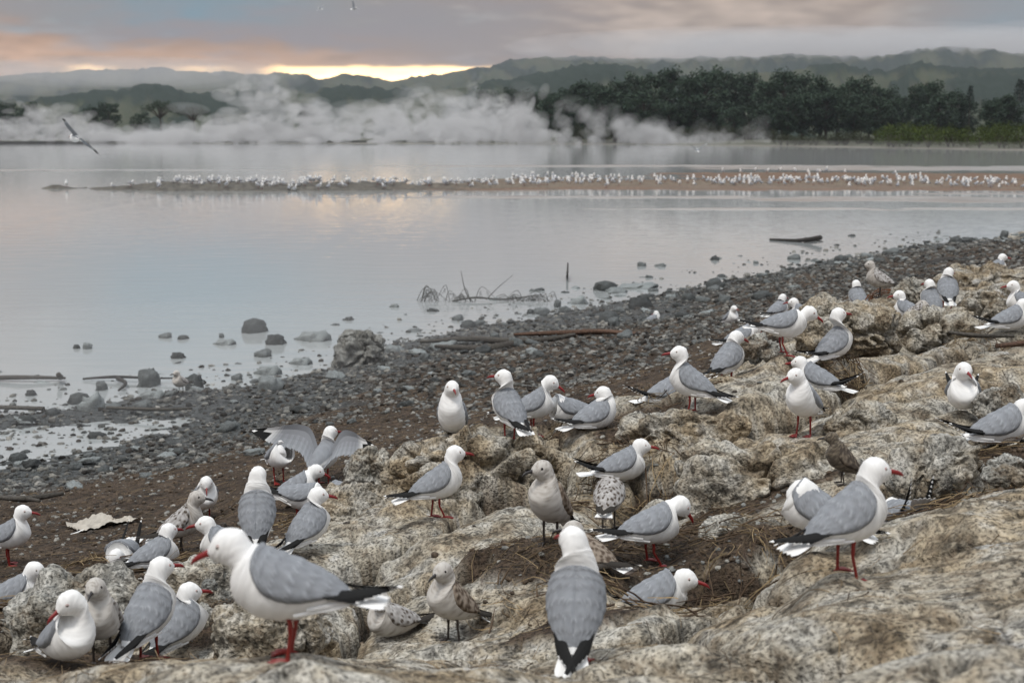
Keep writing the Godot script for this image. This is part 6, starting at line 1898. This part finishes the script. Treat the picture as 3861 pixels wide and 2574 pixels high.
const DRIFT := [
	["driftwood_plank", "long weathered plank half buried in the shingle", "driftwood", [Vector3(0.021, 0.330, -16.738), Vector3(0.592, 0.340, -16.815), Vector3(1.159, 0.360, -16.747), Vector3(1.814, 0.400, -15.893)], [0.03, 0.055, 0.06, 0.03], Color(0.13, 0.075, 0.05), 0.55, []],
	["driftwood_log", "grey split log lying along the shingle by the plank", "driftwood", [Vector3(-1.102, 0.220, -16.881), Vector3(-0.505, 0.240, -16.998), Vector3(0.122, 0.280, -16.473), Vector3(0.745, 0.330, -16.738)], [0.02, 0.05, 0.06, 0.03], Color(0.105, 0.095, 0.082), 0.7, [[[Vector3(0.122, 0.280, -16.473), Vector3(-0.279, 0.260, -16.095), Vector3(-0.900, 0.220, -16.529)], [0.06, 0.045, 0.02]]]],
	["driftwood_log", "dark thick log on the upper shore", "driftwood", [Vector3(6.880, 0.400, -23.729), Vector3(7.367, 0.420, -24.137), Vector3(7.735, 0.450, -24.134)], [0.16, 0.2, 0.17], Color(0.05, 0.045, 0.04), 0.9, []],
	["snag", "forked snag jutting out of the far shallows", "driftwood", [Vector3(6.569, 0.020, -36.122), Vector3(7.120, 0.040, -35.559), Vector3(7.614, 0.140, -35.084)], [0.05, 0.08, 0.1], Color(0.05, 0.045, 0.04), 0.6, [[[Vector3(7.340, 0.050, -35.571), Vector3(7.713, -0.020, -35.775), Vector3(7.810, -0.050, -35.316)], [0.07, 0.07, 0.03]]]],
	["stake", "short dark stake standing in the open water", "stake", [Vector3(1.076, -0.050, -27.582), Vector3(1.010, 0.120, -25.877), Vector3(1.067, 0.240, -27.081)], [0.022, 0.02, 0.014], Color(0.05, 0.045, 0.04), 1.0, []],
	["sunken_log", "waterlogged trunk with a stub on the left shore", "driftwood", [Vector3(-5.781, 0.030, -15.437), Vector3(-5.329, 0.050, -15.377), Vector3(-4.918, 0.030, -15.437)], [0.045, 0.04, 0.02], Color(0.105, 0.095, 0.082), 0.6, [[[Vector3(-4.975, 0.040, -15.435), Vector3(-4.896, 0.120, -15.137)], [0.035, 0.03]]]],
	["driftwood_branch", "slim branch lying in the shallows beside the big stone", "driftwood", [Vector3(-4.728, 0.020, -15.439), Vector3(-4.358, 0.050, -15.406), Vector3(-3.978, 0.050, -15.321), Vector3(-3.536, 0.060, -15.264)], [0.014, 0.02, 0.016, 0.008], Color(0.05, 0.045, 0.04), 0.8, [[[Vector3(-4.327, 0.040, -15.379), Vector3(-4.137, 0.050, -14.993), Vector3(-4.144, 0.020, -14.742)], [0.025, 0.02, 0.012]]]],
	["driftwood_branch", "long smooth pole between the block and the stones", "driftwood", [Vector3(-3.922, 0.070, -13.525), Vector3(-3.349, 0.090, -13.336), Vector3(-3.056, 0.100, -13.328)], [0.016, 0.018, 0.012], Color(0.105, 0.095, 0.082), 0.9, []],
	["driftwood_branch", "pole at the water's edge left of the block", "driftwood", [Vector3(-5.043, 0.050, -13.650), Vector3(-4.536, 0.060, -13.533)], [0.026, 0.024], Color(0.105, 0.095, 0.082), 0.8, []],
	["driftwood_branch", "curved bleached branch on the open soil", "driftwood", [Vector3(-3.109, 0.520, -8.372), Vector3(-2.869, 0.563, -8.177), Vector3(-2.682, 0.569, -8.278)], [0.012, 0.02, 0.012], Color(0.105, 0.095, 0.082), 1.0, [[[Vector3(-2.869, 0.563, -8.177), Vector3(-2.759, 0.576, -8.077)], [0.015, 0.01]]]],
	["driftwood_branch", "dark stick beside the foot of the pale boulder", "driftwood", [Vector3(-1.648, 0.999, -5.107), Vector3(-1.531, 0.991, -5.207), Vector3(-1.489, 1.003, -5.209)], [0.011, 0.01, 0.006], Color(0.05, 0.045, 0.04), 1.0, []],
	["driftwood_branch", "grey peg of wood behind the dozing gull", "driftwood", [Vector3(-2.106, 0.851, -5.692), Vector3(-1.998, 0.845, -5.641)], [0.014, 0.012], Color(0.105, 0.095, 0.082), 1.0, []],
	["driftwood_branch", "thin sticks poking up in the shallows", "driftwood", [Vector3(-3.504, 0.000, -15.008), Vector3(-3.289, 0.050, -14.993), Vector3(-3.270, 0.120, -14.809)], [0.012, 0.01, 0.005], Color(0.05, 0.045, 0.04), 1.0, []],
	["driftwood_branch", "wiry root on the pale rock by the flat nest", "driftwood", [Vector3(2.336, 1.646, -7.527), Vector3(2.443, 1.644, -7.425), Vector3(2.649, 1.639, -7.425)], [0.008, 0.012, 0.008], Color(0.105, 0.095, 0.082), 1.0, []],
	["driftwood_branch", "brown stick across the outcrop above the cobbles", "driftwood", [Vector3(2.455, 1.632, -7.120), Vector3(2.628, 1.632, -7.222)], [0.012, 0.014], Color(0.13, 0.075, 0.05), 1.0, []],
	["driftwood_branch", "bleached stick leaning in the gap under the drooping wing", "driftwood", [Vector3(-0.824, 0.985, -5.712), Vector3(-0.714, 1.057, -6.025)], [0.008, 0.007], Color(0.105, 0.095, 0.082), 1.0, []],
	["driftwood_branch", "thin branch end lying on the grey shingle", "driftwood", [Vector3(-2.280, 0.200, -11.469), Vector3(-1.823, 0.260, -10.875)], [0.012, 0.007], Color(0.05, 0.045, 0.04), 1.0, []],
	["driftwood_branch", "charred branch stub on the left shingle", "driftwood", [Vector3(-2.114, 0.220, -11.546), Vector3(-2.000, 0.240, -11.625), Vector3(-1.819, 0.260, -11.393)], [0.04, 0.05, 0.025], Color(0.05, 0.045, 0.04), 0.9, []]]
const WEED := Vector3(2.674, 1.471, -10.533)
const FEATHERS := [[Vector3(-1.775, 0.955, -5.101), 1.90, "curled white feather beside the dozing gull"], [Vector3(-2.175, 0.720, -6.886), 0.60, "white feather on the open soil near the standing gull"], [Vector3(-1.131, 1.016, -5.817), 2.40, "small white feather on soil by the upright gull"]]
const BRUSH := Vector3(-0.468, 0.000, -23.012)
const SHEET := Vector3(-2.189, 0.659, -7.382)
const GULLS := [
	[Vector3(-0.415, 1.724, -2.555), 176.0, {"pitch": -5, "head": [0.112, 0.218], "head_pitch": -18, "legs": [[0.0, 0.0], [0.004, 0.0]], "head_yaw": 6}, "large-looking gull with a bowed head striding over the blurred front rock"],
	[Vector3(-0.377, 1.106, -4.365), 215.0, {"kind": "juvenile", "wing": "juvenile", "called": "juvenile_gull", "size": 0.86, "sit": true, "head": [0.06, 0.225], "head_yaw": 20}, "pale fluffy young gull crouching behind the tail of the striding gull"],
	[Vector3(-0.178, 1.127, -4.267), 215.0, {"kind": "juvenile", "wing": "brown", "called": "juvenile_gull", "size": 0.9, "pitch": 20, "head": [0.035, 0.262], "head_yaw": 20}, "young gull with brown wings and black legs in front of the domed rock"],
	[Vector3(0.148, 1.470, -3.175), 84.0, {"pitch": 24, "head": [0.035, 0.288], "head_yaw": 38, "cross": -0.5}, "gull with its grey back turned, standing upright on the front rock"],
	[Vector3(0.816, 1.626, -3.380), 22.0, {"pitch": 7, "head": [0.075, 0.256], "head_yaw": -8, "head_pitch": -6, "legs": [[0.0, 0.0], [0.02, -0.015]]}, "gull with folded grey wings standing on the big slanting slab"],
	[Vector3(0.852, 1.533, -3.872), 150.0, {"sit": true, "drop": 0.02, "pitch": 6, "head": [0.02, 0.19], "head_yaw": 175, "head_pitch": -20}, "white-breasted gull half hidden behind the gull on the slanting slab"],
	[Vector3(1.143, 1.503, -4.777), 170.0, {"kind": "chick", "called": "gull_chick", "category": "chick", "size": 0.62, "pitch": 24, "head": [0.05, 0.262], "fat": 1.1}, "dark brown downy chick against the shaded rock face"],
	[Vector3(1.270, 1.404, -4.459), 96.0, {"sit": true, "pitch": -38, "head": [0.12, 0.14], "head_pitch": -60, "wing_lift": 30, "tail_lift": 22, "cross": 1.2}, "gull tipped head down in the hollow, tail and dark wing tips up"],
	[Vector3(0.469, 1.239, -4.688), 14.0, {"pitch": -4, "head": [0.112, 0.205], "head_pitch": -48, "legs": [[0.0, 0.01], [0.03, 0.0]], "cross": -0.2}, "gull with lowered head stepping over straw beside the brown youngsters"],
	[Vector3(0.441, 1.200, -4.278), 12.0, {"sit": true, "head": [0.105, 0.195], "head_pitch": -8, "head_yaw": -30, "wing_lift": 12, "cross": 1.0}, "gull sitting low behind the edge of the slanting slab"],
	[Vector3(0.253, 1.267, -4.540), 150.0, {"kind": "juvenile", "wing": "brown", "called": "juvenile_gull", "size": 0.9, "sit": true, "head": [0.065, 0.225], "head_yaw": 30}, "mottled brown youngster crouching behind the upright gull"],
	[Vector3(0.141, 1.269, -4.844), 236.0, {"kind": "juvenile", "wing": "brown", "called": "juvenile_gull", "size": 1.02, "pitch": 26, "head": [0.03, 0.275], "head_yaw": -25, "head_pitch": -2}, "tall brown-winged young gull standing by the undercut boulder"],
	[Vector3(0.360, 1.241, -5.143), 78.0, {"kind": "juvenile", "wing": "juvenile", "called": "juvenile_gull", "size": 0.84, "pitch": 2, "head": [0.07, 0.19], "head_yaw": 120, "head_pitch": -20}, "young gull seen from behind with its head tucked away"],
	[Vector3(0.453, 1.257, -5.802), 8.0, {"sit": true, "head": [0.088, 0.222], "head_yaw": -6, "wing_lift": 22, "cross": 1.6, "tail_lift": 8}, "gull brooding on a straw nest in the hollow between boulders"],
	[Vector3(-0.307, 1.172, -5.537), 18.0, {"pitch": 6, "head": [0.078, 0.262], "head_yaw": -6, "head_pitch": -2, "legs": [[-0.01, 0.0], [0.028, 0.005]]}, "upright gull in side view with red legs on the brown rock dome"],
	[Vector3(-0.266, 1.349, -6.270), 262.0, {"sit": true, "drop": 0.058, "pitch": 30, "head": [0.035, 0.292], "head_yaw": 22, "head_pitch": -4}, "gull facing forward with a stretched neck behind the rock rim"],
	[Vector3(-0.008, 1.351, -6.170), 118.0, {"pitch": 14, "head": [0.04, 0.282], "head_yaw": 42, "head_pitch": 0}, "gull looking away on the rock rim, beside its lowered-head mate"],
	[Vector3(0.093, 1.311, -6.467), 8.0, {"pitch": 4, "head": [0.085, 0.25], "head_pitch": -28, "head_yaw": -18}, "gull lowering its bill toward a preening neighbour on the rim"],
	[Vector3(0.269, 1.331, -6.520), 190.0, {"sit": true, "pitch": -10, "drop": 0.05, "head": [0.03, 0.17], "head_yaw": 170, "head_pitch": -30, "tail_lift": 34, "wing_lift": 26, "cross": 1.5}, "preening gull with ruffled wing and raised tail on the rim"],
	[Vector3(0.364, 1.384, -6.275), 30.0, {"sit": true, "drop": 0.085, "head": [0.075, 0.24], "head_yaw": 125, "head_pitch": -12, "wing_lift": 10}, "resting gull behind the rim with its head turned back"],
	[Vector3(0.802, 1.466, -6.186), 152.0, {"pitch": 8, "head": [0.062, 0.272], "head_yaw": 30, "head_pitch": 0, "legs": [[0.015, -0.005], [0, 0.01]]}, "gull with spread dark wing tips standing on the undercut block"],
	[Vector3(1.054, 1.454, -6.892), 48.0, {"pitch": 8, "head": [0.07, 0.25], "head_yaw": -22, "head_pitch": -16}, "gull in rear side view behind the gull on the undercut block"],
	[Vector3(0.731, 1.418, -6.634), 20.0, {"sit": true, "head": [0.08, 0.2], "head_yaw": 40, "wing_lift": 24, "cross": 1.5, "tail_lift": 4}, "sitting gull with raised wing tips partly hidden by a standing one"],
	[Vector3(1.214, 1.458, -5.781), 232.0, {"pitch": 12, "head": [0.072, 0.262], "head_yaw": -24, "head_pitch": -8, "legs": [[0.0, 0.0], [0.02, 0.0]]}, "gull with a full white breast standing on the broad pale rock"],
	[Vector3(1.444, 1.483, -6.593), 150.0, {"sit": true, "head": [0.095, 0.215], "head_yaw": 10, "wing_lift": 26, "cross": 1.6}, "sitting gull with its head beside that of the white-breasted gull"],
	[Vector3(1.290, 1.656, -6.720), -4.0, {"pitch": -9, "head": [0.128, 0.198], "head_pitch": -28, "legs": [[0.0, 0.0], [0.022, -0.01]]}, "gull leaning forward with a lowered bill on the pale ridge"],
	[Vector3(1.543, 1.619, -6.765), 32.0, {"sit": true, "pitch": 12, "head": [0.02, 0.292], "head_yaw": -10, "head_pitch": 2, "wing_lift": 20, "cross": 1.3, "tail_lift": 10}, "gull with a stretched neck brooding on a round twig nest"],
	[Vector3(2.641, 1.529, -10.137), 165.0, {"kind": "juvenile", "wing": "juvenile", "called": "juvenile_gull", "size": 0.93, "pitch": 6, "head": [0.08, 0.255], "head_yaw": 10}, "spotted young gull with dark legs by the rusty weed on the shore"],
	[Vector3(2.504, 1.520, -8.923), 150.0, {"sit": true, "head": [0.06, 0.235], "head_yaw": 35, "cross": 0.4}, "sitting gull looking toward the water behind a preening youngster"],
	[Vector3(2.502, 1.536, -8.723), 330.0, {"kind": "juvenile", "wing": "juvenile", "called": "juvenile_gull", "size": 0.9, "sit": true, "pitch": 8, "head": [0.02, 0.2], "head_yaw": 160, "head_pitch": -25}, "young gull preening with its head laid back among boulders"],
	[Vector3(2.877, 1.530, -9.329), 80.0, {"pitch": 12, "head": [0.05, 0.258], "head_yaw": -38, "cross": 0.5}, "gull standing with its back turned and white tail spread"],
	[Vector3(2.892, 1.483, -9.726), 100.0, {"sit": true, "pitch": 16, "head": [0.03, 0.26], "head_yaw": 20}, "white-necked gull peeping out beside the gull with its back turned"],
	[Vector3(2.754, 1.607, -7.824), 8.0, {"sit": true, "head": [0.085, 0.225], "head_yaw": -4, "wing_lift": 18, "cross": 1.4, "tail_lift": 0}, "gull brooding on a flat nest of dry stalks by the boulder"],
	[Vector3(3.096, 1.614, -8.533), 160.0, {"sit": true, "head": [0.07, 0.245], "head_yaw": 20}, "gull whose head shows above the boulder over the flat nest"],
	[Vector3(4.209, 1.465, -12.351), 20.0, {"sit": true, "head": [0.075, 0.235], "head_yaw": -20}, "gull resting on the crest of the outcrop near the dark log"],
	[Vector3(1.820, 1.591, -5.649), 254.0, {"sit": true, "head": [0.05, 0.245], "head_yaw": 22, "head_pitch": -8, "wing_lift": 30, "cross": 2.2, "tail_lift": 10}, "gull sitting face forward in a hollow with wing tips raised"],
	[Vector3(1.691, 1.619, -4.844), 8.0, {"sit": true, "head": [0.09, 0.21], "head_yaw": -20, "wing_lift": 20, "cross": 1.8, "tail_lift": 0}, "gull brooding low on straw beside the grey cobbles"],
	[Vector3(-0.970, 0.916, -7.116), 62.0, {"pitch": 10, "head": [0.06, 0.262], "head_yaw": -16, "open": {"curve": [[0, 0, 0], [0.01, 0.09, 0.055], [-0.02, 0.105, 0.14], [-0.06, 0.09, 0.22], [-0.1, 0.08, 0.31]], "chord": [0.13, 0.145, 0.13, 0.095, 0.035], "sweep": [[0, -1.0, 0], [0, -1.6, 0.1], [0, -2.0, 0.5], [-0.3, -1.6, 1.2], [-0.6, -0.6, 2.0]]}}, "gull stretching both wings open behind the mossy boulder"],
	[Vector3(-1.214, 0.901, -7.215), 300.0, {"pitch": 2, "head": [-0.03, 0.178], "head_yaw": 165, "head_pitch": -10}, "round white gull with a hidden head beside the wing-stretching one"],
	[Vector3(-1.055, 0.875, -6.757), 8.0, {"sit": true, "drop": 0.03, "pitch": 4, "head": [0.1, 0.225], "head_pitch": -24, "wing_lift": 14, "cross": 0.6}, "gull with a dipped red bill standing behind its bowing mate"],
	[Vector3(-0.982, 0.899, -6.407), -4.0, {"pitch": -20, "head": [0.155, 0.12], "head_pitch": -70}, "bowing gull with its bill down in the gap between rocks"],
	[Vector3(-0.775, 0.925, -6.511), 160.0, {"sit": true, "pitch": -18, "head": [0.13, 0.12], "head_pitch": -50, "wing_lift": 10, "drop": 0.05, "head_yaw": 20}, "gull with a drooping grey wing wedged against the mossy boulder"],
	[Vector3(-0.956, 1.140, -5.178), 96.0, {"pitch": 26, "head": [0.035, 0.285], "head_yaw": -10, "legs": [[0, 0], [0.01, 0]]}, "upright gull seen from behind above the striding gull's back"],
	[Vector3(-0.791, 1.096, -5.324), 58.0, {"sit": true, "drop": 0.04, "pitch": 10, "head": [0.055, 0.255], "head_yaw": -40, "head_pitch": -8, "cross": 0.6}, "gull squatting with its back turned on the edge of the dome rock"],
	[Vector3(-1.124, 1.030, -5.415), 178.0, {"sit": true, "head": [0.08, 0.225], "head_yaw": 6, "head_pitch": -6}, "sleepy sitting gull behind the striding gull's bill"],
	[Vector3(-1.469, 0.855, -6.097), 12.0, {"kind": "juvenile", "wing": "juvenile", "called": "juvenile_gull", "size": 0.97, "pitch": 12, "head": [0.07, 0.262], "head_yaw": -14, "legs": [[0, 0], [0.012, 0]]}, "dark-spotted young gull standing upright on the brown soil"],
	[Vector3(-1.599, 0.690, -7.184), 295.0, {"pitch": 6, "head": [0.075, 0.235], "head_pitch": -35, "head_yaw": -12}, "gull with a lowered face just behind the dark-spotted youngster"],
	[Vector3(-1.693, 0.828, -5.992), 268.0, {"sit": true, "pitch": -14, "head": [0.105, 0.15], "head_pitch": -32, "wing_lift": 26, "cross": 0.9, "tail_lift": 8}, "gull crouched flat on a ragged nest of sticks, tips crossed high"],
	[Vector3(-1.506, 0.878, -5.797), 30.0, {"sit": true, "head": [0.065, 0.232], "head_yaw": 20, "wing_lift": -6, "cross": 0.3}, "gull resting beside the ragged stick nest with its tail over it"],
	[Vector3(-2.304, 0.745, -6.283), 6.0, {"pitch": 4, "head": [0.075, 0.25], "head_yaw": -4, "head_pitch": -4}, "gull standing alone on the open soil near the plastic sheet"],
	[Vector3(-1.884, 0.909, -5.195), 4.0, {"sit": true, "head": [0.078, 0.228], "head_yaw": -8, "head_pitch": -10}, "dozing gull sitting on the soil beside a white feather"],
	[Vector3(-1.240, 1.237, -3.778), 318.0, {"sit": true, "pitch": 10, "drop": 0.06, "head": [0.045, 0.255], "head_yaw": -95, "head_pitch": -28}, "preening gull at the foot of the pale boulder beside a youngster"],
	[Vector3(-1.180, 1.191, -3.923), 276.0, {"kind": "juvenile", "wing": "juvenile", "called": "juvenile_gull", "size": 0.9, "pitch": 16, "head": [0.05, 0.268], "head_yaw": -6}, "grey-faced young gull facing forward between two adults"],
	[Vector3(-1.075, 1.157, -4.019), 70.0, {"pitch": 14, "head": [0.06, 0.268], "head_yaw": -26, "cross": 0.8}, "gull with a broad grey back next to the grey-faced youngster"],
	[Vector3(-1.064, 1.037, -4.355), 50.0, {"sit": true, "drop": 0.03, "pitch": 16, "head": [0.03, 0.24], "head_yaw": -18}, "gull hunched behind the broad-backed gull, only back and nape showing"],
	[Vector3(-3.350, 0.084, -14.170), 240.0, {"kind": "juvenile", "wing": "juvenile", "called": "juvenile_gull", "size": 0.93, "pitch": 4, "head": [0.06, 0.24], "head_yaw": -20}, "young gull wading among stones at the misty water's edge"],
	[Vector3(1.952, 0.068, -19.626), 10.0, {"sit": true, "head": [0.07, 0.225], "head_yaw": 150, "head_pitch": -20}, "gull asleep on the shore stones near the black rounded rock"],
	[Vector3(2.296, 0.701, -14.867), 300.0, {"sit": true, "pitch": 10, "head": [0.06, 0.25]}, "small-looking white gull sitting on the gravel above the plank"],
	[Vector3(1.476, 1.327, -9.097), 10.0, {"sit": true, "head": [0.1, 0.19], "head_pitch": -30}, "gull lying low behind the pale ridge, head tucked down"],
	[Vector3(2.237, 1.156, -11.902), 40.0, {"sit": true, "head": [0.07, 0.24]}, "gull almost hidden behind the back of the leaning gull"],
	[Vector3(2.150, 1.311, -10.409), 160.0, {"sit": true, "head": [0.075, 0.225], "head_yaw": 10}, "gull lying behind the speckled boulder, grey back only"],
	[Vector3(2.680, 1.364, -10.922), 100.0, {"sit": true, "pitch": 10, "head": [0.05, 0.25]}, "gull showing only a white crown behind the speckled boulder"]]
const FLYERS := [
	[Vector3(-7.683, 2.602, -25.253), 150.0, {"open": {"curve": [[0, 0, 0], [0.03, 0.03, 0.1], [0.02, 0.04, 0.22], [-0.05, 0.03, 0.35], [-0.13, 0.0, 0.46]], "chord": [0.12, 0.12, 0.11, 0.085, 0.02], "sweep": [[0, 0, 0], [0, 0, 0], [0, 0, 0.1], [-0.1, 0, 0.4], [-0.3, 0, 0.8]]}, "roll": 38.0, "head": [0.11, 0.2], "head_pitch": -10}, "gull gliding low over the far lake with tilted wings"],
	[Vector3(7.563, 1.981, -58.515), 100.0, {"open": {"curve": [[0, 0, 0], [0.02, 0.08, 0.09], [0.0, 0.17, 0.2], [-0.04, 0.23, 0.32], [-0.09, 0.26, 0.42]], "chord": [0.12, 0.12, 0.11, 0.085, 0.02], "sweep": [[0, 0, 0], [0, 0, 0], [0, 0, 0.1], [-0.1, 0, 0.4], [-0.3, 0, 0.8]]}, "head": [0.11, 0.2]}, "gull with raised wings flying just above the flats"],
	[Vector3(-7.778, 8.743, -71.634), 40.0, {"open": {"curve": [[0, 0, 0], [0.02, 0.08, 0.09], [0.0, 0.17, 0.2], [-0.04, 0.23, 0.32], [-0.09, 0.26, 0.42]], "chord": [0.12, 0.12, 0.11, 0.085, 0.02], "sweep": [[0, 0, 0], [0, 0, 0], [0, 0, 0.1], [-0.1, 0, 0.4], [-0.3, 0, 0.8]]}, "roll": 40.0, "head": [0.11, 0.2]}, "gull flying high against the cloud"],
	[Vector3(-12.149, 10.470, -92.101), 150.0, {"open": {"curve": [[0, 0, 0], [0.03, 0.03, 0.1], [0.02, 0.04, 0.22], [-0.05, 0.03, 0.35], [-0.13, 0.0, 0.46]], "chord": [0.12, 0.12, 0.11, 0.085, 0.02], "sweep": [[0, 0, 0], [0, 0, 0], [0, 0, 0.1], [-0.1, 0, 0.4], [-0.3, 0, 0.8]]}, "roll": -30.0, "head": [0.11, 0.2]}, "smaller gull flying high beside another against the cloud"]]
